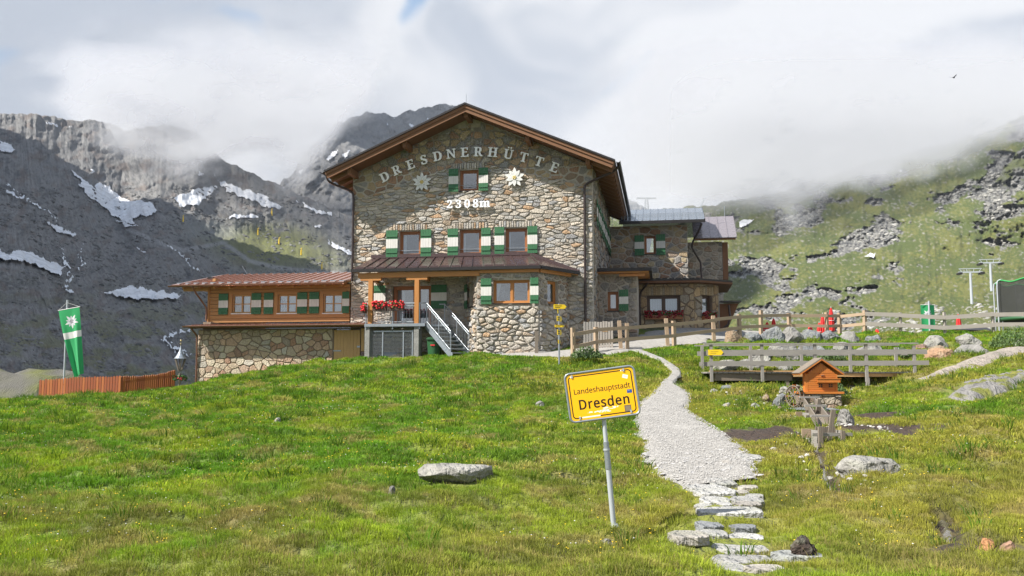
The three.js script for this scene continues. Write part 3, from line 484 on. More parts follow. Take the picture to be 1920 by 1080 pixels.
    pos.push(cx, cy, d * (1.0 + 0.25 * (R() - 0.3)));
    for (let i = 0; i < n; i++) { const k = (i + 1) % n; idx.push(i, k, n + k, i, n + k, n + i, n + i, n + k, 2 * n + k, n + i, 2 * n + k, 2 * n + i, 2 * n + i, 2 * n + k, 3 * n); }
    let g = new THREE.BufferGeometry(); g.setAttribute('position', new THREE.Float32BufferAttribute(pos, 3)); g.setIndex(idx); g = g.toNonIndexed(); g.computeVertexNormals();
    const uv = [], p = g.attributes.position, off = R() * 9; for (let i = 0; i < p.count; i++) uv.push(p.getX(i) + off, p.getY(i) + off * 0.7 + p.getZ(i)); g.setAttribute('uv', new THREE.Float32BufferAttribute(uv, 2));
    const c = o.palette[Math.floor(Math.pow(R(), o.bias ?? 1) * o.palette.length)], v = 0.86 + 0.40 * R(), w = 0.97 + 0.06 * R(); paint(g, [c[0] * v * w, c[1] * v, c[2] * v / w]);
    return { g, A };
  });
}
function layStones(wall, list, most) {
  list.sort((a, b) => b.A - a.A);
  for (const s of list.slice(0, most)) part('stone', s.g, M.stone, wall);
  if (list.length > most) { const m = part('small_stones', list.slice(most).map((s) => s.g), M.stone, wall); m.userData.kind = 'stuff'; }
}
const RUBBLE = [[0.48, 0.425, 0.355], [0.46, 0.415, 0.355], [0.50, 0.445, 0.37], [0.43, 0.40, 0.36], [0.50, 0.45, 0.385], [0.39, 0.375, 0.35], [0.46, 0.37, 0.28], [0.34, 0.335, 0.335], [0.43, 0.29, 0.18]];
const FIELD = [[0.36, 0.27, 0.185], [0.40, 0.31, 0.20], [0.31, 0.235, 0.175], [0.34, 0.31, 0.26], [0.30, 0.19, 0.13], [0.42, 0.34, 0.22], [0.26, 0.25, 0.24], [0.36, 0.24, 0.16]];
const CREAM = [[0.52, 0.40, 0.28], [0.50, 0.35, 0.25], [0.46, 0.31, 0.22], [0.56, 0.47, 0.35], [0.44, 0.36, 0.28], [0.52, 0.42, 0.31], [0.42, 0.26, 0.18], [0.50, 0.45, 0.38]];
const TAN = [[0.44, 0.33, 0.20], [0.38, 0.29, 0.18], [0.48, 0.38, 0.25], [0.36, 0.31, 0.24], [0.42, 0.30, 0.18]];
const GREYS = [[0.30, 0.26, 0.22], [0.26, 0.235, 0.21], [0.34, 0.29, 0.23], [0.22, 0.21, 0.20], [0.30, 0.21, 0.15], [0.36, 0.31, 0.26]];

// the buildings share one frame: x along the gable front, z out towards the meadow
const HOUSE = [-1.839, 0, -42], TURN = -9.5 * Math.PI / 180;
const houseAt = (s, h, z) => { const c = Math.cos(TURN), n = Math.sin(TURN); return [HOUSE[0] + s * c + z * n, h, HOUSE[2] - s * n + z * c]; };
const lodge = thing('stone_lodge', 'tall gabled stone lodge with white lettering and green-white shutters', 'lodge', HOUSE, TURN);
const wing = thing('timber_wing', 'low timber wing on a cream stone base, left of the lodge', 'building', HOUSE, TURN);
const annex = thing('rear_annex', 'lower stone annex with grey metal roof behind the lodge, right', 'building', HOUSE, TURN);
function faceMatrix(A, B) { const X = new THREE.Vector3(B[0] - A[0], 0, B[1] - A[1]).normalize(); return new THREE.Matrix4().makeBasis(X, new THREE.Vector3(0, 1, 0), new THREE.Vector3().crossVectors(X, new THREE.Vector3(0, 1, 0))).setPosition(A[0], 0, A[1]); }
function placeBy(o, m) { m.decompose(o.position, o.quaternion, o.scale); return o; }
const faceLen = (A, B) => Math.hypot(B[0] - A[0], B[1] - A[1]);
function wallFace(owner, name, A, B, outline, holes, mat = M.mortar, thick = 0.4) { return placeBy(part(name, prism(outline, -thick, 0, holes), mat, owner), faceMatrix(A, B)); }
const rect = (L, h0, h1) => [[0, h0], [L, h0], [L, h1], [0, h1]];

function windowUnit(owner, face, [x0, y0, x1, y1], o = {}) {
  const w = placeBy(sub('window', owner), face), z = o.z ?? -0.17, f = o.f ?? 0.085, mat = o.mat ?? M.frame, fr = [bx(x0, y0, z - 0.07, x0 + f, y1, z), bx(x1 - f, y0, z - 0.07, x1, y1, z), bx(x0 + f, y0, z - 0.07, x1 - f, y0 + f, z), bx(x0 + f, y1 - f, z - 0.07, x1 - f, y1, z)];
  const cols = o.cols ?? [], cuts = [x0 + f, ...cols.flatMap((c) => [c - f * 0.45, c + f * 0.45]), x1 - f], rows = o.rows ?? [];
  for (const c of cols) fr.push(bx(c - f * 0.45, y0 + f, z - 0.065, c + f * 0.45, y1 - f, z - 0.003));
  for (const r of rows) for (let i = 0; i < cuts.length; i += 2) fr.push(bx(cuts[i], r - f * 0.3, z - 0.06, cuts[i + 1], r + f * 0.3, z - 0.008));
  // an inner casement, set back
  if (o.sash !== 0) for (let i = 0; i < cuts.length; i += 2) { const a = cuts[i], b = cuts[i + 1], q = o.sash ?? 0.055; fr.push(bx(a, y0 + f, z - 0.08, a + q, y1 - f, z - 0.03), bx(b - q, y0 + f, z - 0.08, b, y1 - f, z - 0.03), bx(a + q, y0 + f, z - 0.08, b - q, y0 + f + q, z - 0.03), bx(a + q, y1 - f - q, z - 0.08, b - q, y1 - f, z - 0.03)); }
  part('frame', fr, mat, w);
  const ys = [y0 + f, ...rows.flatMap((r) => [r, r]), y1 - f];
  for (let i = 0; i < cuts.length; i += 2) for (let j = 0; j < ys.length; j += 2) part('pane', bx(cuts[i], ys[j], z - 0.058, cuts[i + 1], ys[j + 1], z - 0.054), M.pane, w);
  if (o.sill !== false) part('sill', bx(x0 - 0.04, y0 - 0.05, z - 0.05, x1 + 0.04, y0 - 0.002, 0.06), o.sillMat ?? M.darkMetal, w);
  if (o.curtain) {
    const g = [], put = (a, b, c, d) => { const n = 14, pg = new THREE.PlaneGeometry(1, 1, n, 6), p = pg.attributes.position; for (let i = 0; i < p.count; i++) { const u = p.getX(i) + 0.5, v = p.getY(i) + 0.5, wdt = lerp(b, a + (b - a) * d, 1 - v); p.setXYZ(i, o.right && a > (x0 + x1) / 2 ? lerp(lerp(a, b, 1 - (lerp(1, d, 1 - v))), b, u) : lerp(a, wdt, u), lerp(y0 + f, y1 - f, v), z - 0.14 + 0.018 * Math.sin(u * 30)); } pg.computeVertexNormals(); g.push(pg); };
    for (const [a, b, d] of o.curtain) put(x0 + (x1 - x0) * a, x0 + (x1 - x0) * b, 0, d);
    part('curtain', g, M.curtain, w);
  }
  if (o.grille) part('guard_rail', rod([x0 - 0.06, y0 + 0.26, 0.01], [x1 + 0.06, y0 + 0.26, 0.01], 0.012, 6), M.zinc, w);
  return w;
}
function shutter(owner, face, x0, y0, x1, y1, z = 0.115) {
  const s = placeBy(sub('shutter', owner), face), h = y1 - y0, a = y0 + h * 0.33, b = y0 + h * 0.67, n = Math.max(3, Math.round((x1 - x0) / 0.12));
  const boards = (p, q, mat, name) => { const g = []; for (let i = 0; i < n; i++) g.push(bx(lerp(x0, x1, i / n) + 0.003, p, z, lerp(x0, x1, (i + 1) / n) - 0.003, q, z + 0.028)); part(name, g, mat, s); };
  boards(y0, a - 0.002, M.green, 'green_panel'); boards(a, b, M.shutterWhite, 'white_panel'); boards(b + 0.002, y1, M.green, 'green_panel');
  for (const y of [lerp(y0, a, 0.55), lerp(b, y1, 0.35)]) part('batten', bx(x0 + 0.01, y - 0.045, z + 0.03, x1 - 0.01, y + 0.045, z + 0.055), M.green, s);
  return s;
}

// ---------------------------------------------------------------- the lodge
const FR = faceMatrix([0, 0], [1, 0]);
const winMain = [[-3.56, 7.47, -2.51, 8.66], [-0.63, 7.47, 0.40, 8.66], [1.55, 7.47, 2.58, 8.67], [-0.65, 10.51, 0.27, 11.52]], doorHole = [-3.87, 4.12, -1.98, 6.06], vents = [[-0.74, 13.54, -0.35, 13.87], [-0.07, 13.54, 0.35, 13.87]];
const gable = wallFace(lodge, 'gable_wall', [0, 0], [1, 0], [[-5.9, 1.6], [5.62, 1.6], [5.62, 11.5], [-0.12, 14.02], [-5.9, 11.5]], [...winMain, doorHole, ...vents]);
const lintels = winMain.map(([a, b, c, d]) => [a - 0.3, d + 0.02, c + 0.3, d + 0.34]);
const frontHoles = [...winMain, doorHole, ...vents];
layStones(gable, [
  ...stones({ outline: [[-5.9, 2], [5.62, 2], [5.62, 10.45], [-0.12, 11.95], [-5.9, 10.2]], holes: [...frontHoles, ...lintels.slice(0, 4)], w: 0.36, h: 0.145, gap: 0.022, depth: 0.055, bevel: 0.03, palette: RUBBLE, seed: 11, jitter: 0.48, drop: 0.24, tilt: 0.30, wobble: 0.12, bias: 1.5 }).map((s) => ({ ...s, q: 0 })),
], 190);
layStones(gable, [
  ...stones({ outline: [[-5.9, 10.2], [-0.12, 11.95], [-0.12, 14.0], [-5.9, 11.48]], holes: vents, w: 0.40, h: 0.31, gap: 0.05, depth: 0.022, bevel: 0.03, palette: FIELD, seed: 12, jitter: 0.44, tilt: 0.05 }),
  ...stones({ outline: [[-0.12, 11.95], [5.62, 10.45], [5.62, 11.48], [-0.12, 14.0]], holes: vents, w: 0.42, h: 0.32, gap: 0.055, depth: 0.022, bevel: 0.03, palette: FIELD, seed: 13, jitter: 0.44, tilt: 0.05 }),
], 70);
{ // upright stones over the window heads
  const R = rng(4), list = [];
  for (const [a, b, c, d] of lintels) for (let x = a; x < c - 0.05;) { const w = 0.07 + 0.06 * R(); list.push(...stones({ outline: [[x, b], [x + w, b], [x + w, d - 0.03 * R()], [x, d - 0.03 * R()]], w: 3, h: 3, gap: 0, depth: 0.06, palette: RUBBLE, seed: 900 + list.length, jitter: 0.01, drop: 0, bevel: 0.012, small: 0.001 }).slice(0, 1)); x += w + 0.015; }
  if (list.length) { const m = part('lintel_stones', list.map((s) => s.g), M.stone, gable); m.userData.kind = 'stuff'; }
}
const sideWins = [2.0, 4.4, 6.8, 9.2, 11.2];
const sideHoles = sideWins.flatMap((x) => [[x - 0.4, 8.9, x + 0.4, 10.1]]);
const FS = faceMatrix([5.62, -0.4], [5.62, -13]);
const sideWall = wallFace(lodge, 'side_wall', [5.62, -0.4], [5.62, -13], rect(12.6, 1.6, 11.5), sideHoles.map(([a, b, c, d]) => [a - 0.4, b, c - 0.4, d]));
layStones(sideWall, stones({ outline: rect(12.6, 2.5, 11.4), holes: sideHoles.map(([a, b, c, d]) => [a - 0.4, b, c - 0.4, d]), w: 0.5, h: 0.26, gap: 0.05, depth: 0.06, palette: GREYS, seed: 21, jitter: 0.45, tilt: 0.2 }), 20);
sideWins.forEach((x) => { windowUnit(lodge, FS, [x - 0.8, 8.9, x, 10.1]); shutter(lodge, FS, x - 1.36, 8.88, x - 0.84, 10.14); shutter(lodge, FS, x + 0.04, 8.88, x + 0.56, 10.14); });
wallFace(lodge, 'side_wall', [-5.9, -13], [-5.9, -0.4], rect(12.6, 0, 11.5), [], M.mortar); wallFace(lodge, 'rear_wall', [5.2, -13], [-5.5, -13], [[0, 0], [10.7, 0], [10.7, 11.5], [5.3, 13.9], [0, 11.5]], []);
part('floor', [bx(-5.45, 3.7, -12.5, 5.2, 4.0, -0.45), bx(-5.45, 6.7, -12.5, 5.2, 7.0, -0.45), bx(-5.45, 9.8, -12.5, 5.2, 10.1, -0.45)], M.oldWood, lodge);
windowUnit(lodge, FR, winMain[0], { curtain: [[0.1, 0.26, 1]], grille: 1 }); windowUnit(lodge, FR, winMain[1], { curtain: [[0.1, 0.22, 1]], grille: 1 }); windowUnit(lodge, FR, winMain[2], { curtain: [[0.1, 0.2, 1]], grille: 1 }); windowUnit(lodge, FR, winMain[3], { grille: 1 });
for (const [a, b, c, d] of [[-4.17, 7.42, -3.60, 8.70], [-2.48, 7.42, -1.96, 8.70], [-1.18, 7.44, -0.67, 8.70], [0.43, 7.44, 0.88, 8.70], [1.06, 7.46, 1.52, 8.72], [2.61, 7.46, 3.07, 8.72], [-1.15, 10.46, -0.68, 11.56], [0.30, 10.46, 0.75, 11.56]]) shutter(lodge, FR, a, b, c, d);
for (const [a, b, c, d] of vents) part('vent', bx(a + 0.01, b + 0.01, -0.3, c - 0.01, d - 0.01, -0.26), M.black, lodge);
// glazed porch door with side light
windowUnit(lodge, FR, [-3.85, 4.13, -2.72, 6.05], { f: 0.12, curtain: [[0.12, 0.45, 1]], sill: false }); windowUnit(lodge, FR, [-2.70, 4.13, -1.99, 6.05], { f: 0.1, curtain: [[0.2, 0.7, 0.5]], sill: false });
shutter(lodge, FR, -4.78, 4.98, -4.16, 6.08); shutter(lodge, FR, -1.95, 4.95, -1.2, 6.07);

// main roof: boards, metal covering, barge boards, purlins and rafters
const ridge = [-0.10, 14.40], eaveL = [-6.87, 11.46], eaveR = [6.76, 11.44];
const along = (a, b, d) => { const l = Math.hypot(b[0] - a[0], b[1] - a[1]), n = [-(b[1] - a[1]) / l, (b[0] - a[0]) / l], s = n[1] > 0 ? 1 : -1; return [n[0] * s * d, n[1] * s * d]; };
for (const e of [eaveL, eaveR]) {
  const n = along(ridge, e, 1), q = (d) => [[ridge[0], ridge[1] + d / n[1]], [e[0] + n[0] * d, e[1] + n[1] * d]], quad = (d0, d1) => { const [a, b] = q(d1), [c, d] = q(d0); return e[0] < 0 ? [a, b, d, c] : [a, c, d, b]; };
  part('roof_boarding', prism(quad(-0.34, -0.14), -13.6, 1.27), M.soffit, lodge);
  part('roof_covering', prism(quad(-0.135, -0.05), -13.7, 1.43), M.darkMetal, lodge);
  part('barge_board', prism(quad(-0.44, -0.145), 1.275, 1.32), M.roofBeam, lodge);
  part('barge_board', prism(quad(-0.27, -0.14), 1.323, 1.37), M.roofBeam, lodge);
  const slopeLen = Math.hypot(e[0] - ridge[0], e[1] - ridge[1]);
  for (let k = 0; k < 15; k++) { const z = 0.75 - k * 0.95, wallS = e[0] < 0 ? -5.95 : 5.67, t = (wallS - ridge[0]) / (e[0] - ridge[0]), P = [lerp(ridge[0], e[0], t) , lerp(ridge[1], e[1], t)], d = -0.43; part('rafter', beam([P[0] + n[0] * d, P[1] + n[1] * d, z], [e[0] + n[0] * d, e[1] + n[1] * d, z], 0.13, 0.18), M.roofBeam, lodge); }
}
for (const s of [-5.72, -3.05, -0.12, 2.75, 5.5]) { const t = s < -0.12 ? (s + 0.12) / (eaveL[0] + 0.12) : (s + 0.12) / (eaveR[0] + 0.12), h = lerp(14.45, 11.48, t) - 0.56; part('purlin', beam([s, h, 1.1], [s, h, -0.05], 0.2, 0.30), M.roofBeam, lodge); }
part('lightning_rod', rod([-0.12, 14.4, 1.0], [-0.12, 14.85, 1.0], 0.01, 5), M.zinc, lodge);
function gutter(a, b, r, mat, owner) {   // half-round, open at the top
  const A = new THREE.Vector3(...a), B = new THREE.Vector3(...b), L = A.distanceTo(B), X = B.clone().sub(A).normalize(), Y = new THREE.Vector3(0, 1, 0), m = new THREE.Matrix4().makeBasis(new THREE.Vector3().crossVectors(X, Y), X, Y).setPosition(A.clone().lerp(B, 0.5));
  const half = (q) => new THREE.CylinderGeometry(q, q, L, 14, 1, true, Math.PI / 2, Math.PI).applyMatrix4(m);
  return part('gutter', [half(r), half(r * 0.93)], mat, owner);
}
gutter([6.86, 11.40, 1.2], [6.86, 11.40, -13.6], 0.10, M.darkMetal, lodge); gutter([-7.04, 11.42, 1.2], [-7.04, 11.42, -13.6], 0.10, M.darkMetal, lodge);
part('downpipe', tube([[6.84, 11.3, 0.55], [6.75, 11.15, 0.5], [6.5, 11.02, 0.42], [5.5, 10.68, 0.16], [5.28, 10.55, 0.12], [5.26, 10.3, 0.12], [5.26, 8, 0.12], [5.26, 3.2, 0.12]], 0.055, 60), M.pipe, lodge);
part('downpipe', tube([[-7.02, 11.32, 0.6], [-6.95, 11.1, 0.55], [-6.7, 10.95, 0.45], [-6.1, 10.72, 0.16], [-5.86, 10.55, 0.13], [-5.82, 10.2, 0.13], [-5.82, 8, 0.13], [-5.82, 6.3, 0.13]], 0.055, 60), M.pipe, lodge);

// lettering, height mark and flower emblems on the gable
const serif = await new FontLoader().loadAsync('fonts/droid/droid_serif_bold.typeface.json');
function letterMesh(ch, size, depth, mat, owner) { const g = new TextGeometry(ch, { font: serif, size, depth, curveSegments: 5, bevelEnabled: true, bevelThickness: 0.008, bevelSize: 0.006, bevelSegments: 1 }); g.computeBoundingBox(); const b = g.boundingBox; g.translate(-(b.min.x + b.max.x) / 2, 0, 0); const m = part('letter', g, mat, owner); m.userData.w = b.max.x - b.min.x; return m; }
const ARC = [[-4.29, 11.30], [-3.70, 11.60], [-3.02, 11.84], [-2.36, 12.04], [-1.70, 12.18], [-1.03, 12.27], [-0.38, 12.31], [0.28, 12.31], [0.98, 12.26], [1.72, 12.14], [2.45, 11.96], [3.17, 11.74], [3.88, 11.44]];
[...'DRESDNERHÜTTE'].forEach((ch, i) => { const m = letterMesh(ch, 0.44, 0.05, M.letter, lodge), [s, h] = ARC[i], a = ARC[Math.max(0, i - 1)], b = ARC[Math.min(12, i + 1)], ang = Math.atan2(b[1] - a[1], b[0] - a[0]); m.position.set(s + 0.22 * Math.sin(ang), h - 0.20, 0.11); m.rotation.z = ang; });
[...'2308m'].forEach((ch, i) => { const m = letterMesh(ch, 0.38, 0.05, M.letter, lodge); m.position.set([-1.06, -0.64, -0.22, 0.18, 0.62][i], 9.66, 0.19); });
function petalShape(l, w) { const s = new THREE.Shape(); s.moveTo(-w * 0.3, 0); s.bezierCurveTo(-w * 0.75, l * 0.5, -w * 0.45, l * 0.8, 0, l); s.bezierCurveTo(w * 0.45, l * 0.8, w * 0.75, l * 0.5, w * 0.3, 0); return s; }
function edelweiss(owner, name, r, mat, depth, heart) {
  const e = sub(name, owner);
  for (let i = 0; i < 10; i++) { const g = new THREE.ExtrudeGeometry(petalShape(i % 2 ? r * 0.84 : r, r * 0.36), { depth, bevelEnabled: true, bevelSize: r * 0.012, bevelThickness: depth * 0.3, bevelSegments: 1, curveSegments: 5 }); g.translate(0, r * 0.05, (i % 2) * depth * 0.9); g.rotateZ(i * Math.PI / 5); part('petal', g, mat, e); }
  for (let i = 0; i < 6; i++) { const g = new THREE.SphereGeometry(r * 0.085, 8, 6); const a = i * Math.PI / 2.5; g.translate(i ? Math.cos(a) * r * 0.15 : 0, i ? Math.sin(a) * r * 0.15 : 0, depth * 2.2); part('floret', g, heart, e); }
  return e;
}
const heartMat = std({ color: lin(0.62, 0.50, 0.20), roughness: 0.6 });
edelweiss(lodge, 'flower_emblem', 0.45, M.white, 0.03, heartMat).position.set(-2.44, 10.97, 0.13);
edelweiss(lodge, 'flower_emblem', 0.46, M.white, 0.03, heartMat).position.set(2.01, 11.02, 0.13);

// porch roof of standing-seam metal over the landing and the bay
const PT = 7.40, PE = 6.60, ps = (s, t) => [lerp(lerp(-4.88, 2.68, s), lerp(-5.12, 3.45, s), t), lerp(PT, PE, t), lerp(0.02, 2.15, t)];
for (let i = 0; i < 17; i++) {
  const a = i / 17, b = (i + 1) / 17;
  part('roof_panel', [plate([ps(a, 0), ps(a, 1), ps(b - 0.001, 1), ps(b - 0.001, 0)], 0.03), beam(ps(b, 0).map((x, k) => x + (k === 1 ? 0.02 : 0)), ps(b, 1).map((x, k) => x + (k === 1 ? 0.02 : 0)), 0.022, 0.055)], M.copper, lodge);
  part('snow_guard', bx(ps(a, 0.9)[0] + 0.06, ps(a, 0.9)[1] + 0.002, 1.92, ps(b, 0.9)[0] - 0.05, ps(a, 0.9)[1] + 0.06, 1.94), M.copper, lodge);
}
part('roof_panel', plate([[2.70, PT, 0.02], [3.47, PE, 2.15], [4.95, 6.50, 0.42], [5.0, 6.5, 0.02]], 0.03), M.copper, lodge);
part('hip_cap', beam([2.69, PT + 0.03, 0.03], [3.46, PE + 0.03, 2.14], 0.06, 0.06), M.copper, lodge);
part('wall_flashing', [beam([-4.9, PT + 0.06, 0.12], [2.7, PT + 0.06, 0.12], 0.03, 0.16), beam([2.7, PT + 0.05, 0.12], [5.0, 6.56, 0.12], 0.03, 0.14)], M.copper, lodge);
part('porch_soffit', [plate([ps(0, 0), ps(0, 1), ps(1, 1), ps(1, 0)].map(([x, y, z]) => [x, y - 0.05, z]), 0.08), plate([[2.70, PT - 0.05, 0.02], [3.47, PE - 0.05, 2.1], [4.9, 6.45, 0.42], [4.95, 6.45, 0.02]], 0.08)], M.porchWood, lodge);
part('gutter_edge', [beam([-5.14, PE - 0.05, 2.2], [3.5, PE - 0.05, 2.2], 0.12, 0.14), beam([3.5, PE - 0.05, 2.2], [5.02, 6.46, 0.44], 0.12, 0.14)], M.darkMetal, lodge);
part('porch_beam', beam([-4.85, 6.34, 2.0], [0.75, 6.34, 2.0], 0.2, 0.22), M.porchWood, lodge);
part('porch_beam', beam([0.76, 6.42, 2.06], [3.42, 6.42, 2.06], 0.12, 0.15), M.porchWood, lodge); part('porch_beam', beam([3.44, 6.41, 2.05], [4.62, 6.36, 0.46], 0.12, 0.15), M.porchWood, lodge);
for (const s of [-4.25, -2.1]) { part('porch_post', bx(s - 0.1, 4.14, 1.9, s + 0.1, 6.1, 2.1), M.porchWood, lodge); part('post_bolster', bx(s - 0.48, 6.1, 1.9, s + 0.48, 6.229, 2.1), M.porchWood, lodge); }
part('tie_beam', [beam([-4.6, 6.3, 0.0], [-4.6, 6.3, 1.9], 0.16, 0.2), beam([-2.1, 6.34, 0.0], [-2.1, 6.34, 1.9], 0.16, 0.2), beam([0.7, 6.36, 0.0], [0.7, 6.36, 1.9], 0.16, 0.2)], M.porchWood, lodge);

// the polygonal bay
const BAY = [[-0.30, 0], [0.62, 1.98], [3.40, 1.98], [4.42, 0.42], [4.45, 0]];
const bayWin = { 1: [0.72, 5.0, 2.36, 6.03], 2: [0.55, 5.0, 1.3, 6.03], 0: [0.75, 4.95, 1.6, 6.0] };
for (let i = 0; i < 4; i++) {
  const A = BAY[i], B = BAY[i + 1], L = faceLen(A, B), F = faceMatrix(A, B), hole = bayWin[i] ? [bayWin[i]] : [];
  const w = wallFace(lodge, 'bay_wall', A, B, rect(L, 1.8, 6.4), hole, M.mortar, 0.25);
  const lower = stones({ outline: rect(L, 2.4, 4.86), w: 0.34, h: 0.19, gap: 0.03, depth: 0.09, bias: 1.3, palette: RUBBLE, seed: 31 + i, jitter: 0.45, tilt: 0.25, bevel: 0.05, wobble: 0.1 }), upper = stones({ outline: rect(L, 4.9, 6.38), holes: hole, w: 0.34, h: 0.2, gap: 0.05, depth: 0.05, palette: GREYS, seed: 41 + i, jitter: 0.45 });
  layStones(w, [...lower, ...upper], [8, 60, 12, 0][i]);
  if (i === 1) { windowUnit(lodge, F, bayWin[1], { cols: [1.55], f: 0.07, curtain: [[0.03, 0.2, 0.35], [0.86, 0.97, 0.4]], right: 1, mat: M.porchWood }); shutter(lodge, F, 0.2, 4.96, 0.68, 6.1); shutter(lodge, F, 2.4, 4.96, 2.77, 6.1); }
  if (i === 2) windowUnit(lodge, F, bayWin[2], { f: 0.07, mat: M.porchWood });
  if (i === 0) { windowUnit(lodge, F, bayWin[0], { f: 0.07, mat: M.porchWood }); shutter(lodge, F, 0.2, 4.9, 0.72, 6.02); }
}
// landing, balustrade, steps, cage below
const zincBar = (g, name, owner) => part(name, g, M.zinc, owner);
part('landing', [bx(-4.5, 4.04, 0.05, -1.75, 4.12, 2.1), bx(-1.75, 4.04, 0.05, -0.75, 4.12, 1.6)], M.zinc, lodge);
part('landing_edge', bx(-4.5, 4.02, 2.102, -1.7, 4.15, 2.12), M.zinc, lodge);
part('pillar', bx(-4.5, 1.8, 1.5, -4.28, 4.03, 2.05), M.concrete, lodge); part('pillar', bx(-2.22, 1.9, 1.5, -2.0, 4.03, 2.05), M.concrete, lodge);
part('rail', [rod([-4.45, 5.05, 2.05], [-1.95, 5.05, 2.05], 0.03), rod([-4.45, 4.93, 2.05], [-1.95, 4.93, 2.05], 0.018)], M.zinc, lodge); part('rail', rod([-4.45, 4.22, 2.05], [-1.95, 4.22, 2.05], 0.02), M.zinc, lodge);
for (const s of [-4.45, -3.2, -1.97]) part('rail_post', rod([s, 3.9, 2.05], [s, 5.05, 2.05], 0.028), M.zinc, lodge);
for (let s = -4.3; s < -2.05; s += 0.145) part('baluster', rod([s, 4.22, 2.05], [s, 4.93, 2.05], 0.009, 5), M.zinc, lodge);
{ // steps run down to the right and forward
  const top = [-1.70, 4.1, 1.85], run = [1.38, -1.36, 1.0], side = [0.62, 0, -0.85], P = (t, w, y = 0) => [top[0] + run[0] * t + side[0] * w, top[1] + run[1] * t + y, top[2] + run[2] * t + side[2] * w];
  for (let i = 1; i <= 7; i++) { const t = i / 7.4, a = P(t, 0.03), b = P(t, 0.97); part('step', beam([a[0], a[1], a[2]], [b[0], a[1], b[2]], 0.26, 0.045), M.zinc, lodge); }
  for (const w of [0, 1]) {
    part('stringer', beam(P(-0.02, w, -0.06), P(1.02, w, -0.06), 0.03, 0.24), M.zinc, lodge);
    part('rail', [rod(P(0, w, 0.98), P(0.98, w, 0.98), 0.028), rod(P(0, w, 0.86), P(0.98, w, 0.86), 0.014)], M.zinc, lodge); part('rail', rod(P(0, w, 0.16), P(0.98, w, 0.16), 0.016), M.zinc, lodge);
    for (const t of [0, 0.5, 0.98]) part('rail_post', rod(P(t, w, -0.1), P(t, w, 0.98), 0.024), M.zinc, lodge);
    for (let k = 1; k < 16; k++) if (k !== 8) part('baluster', rod(P(k / 16.3, w, 0.16), P(k / 16.3, w, 0.86), 0.008, 5), M.zinc, lodge);
  }
  part('rail', [rod([-1.95, 5.05, 2.05], P(0, 0, 0.98), 0.028), rod(P(0, 1, 0.98), [P(0, 1)[0] - 0.25, 5.08, P(0, 1)[2]], 0.028)], M.zinc, lodge);
}
{
  const cage = sub('wire_cage', lodge), g = [];
  for (let s = -4.25; s <= -2.26; s += 0.06) g.push(rod([s, 2.2, 1.96], [s, 3.84, 1.96], 0.004, 4)); for (let h = 2.3; h < 3.84; h += 0.06) g.push(rod([-4.27, h, 1.96], [-2.24, h, 1.96], 0.004, 4));
  part('wire_mesh', g, M.zinc, cage);
  for (const s of [-3.68, -2.72, -2.3]) part('cage_post', bx(s - 0.03, 2.1, 1.93, s + 0.03, 3.85, 1.99), M.zinc, cage); part('cage_rail', bx(-4.1, 3.78, 1.93, -2.28, 3.84, 1.989), M.zinc, cage);
}

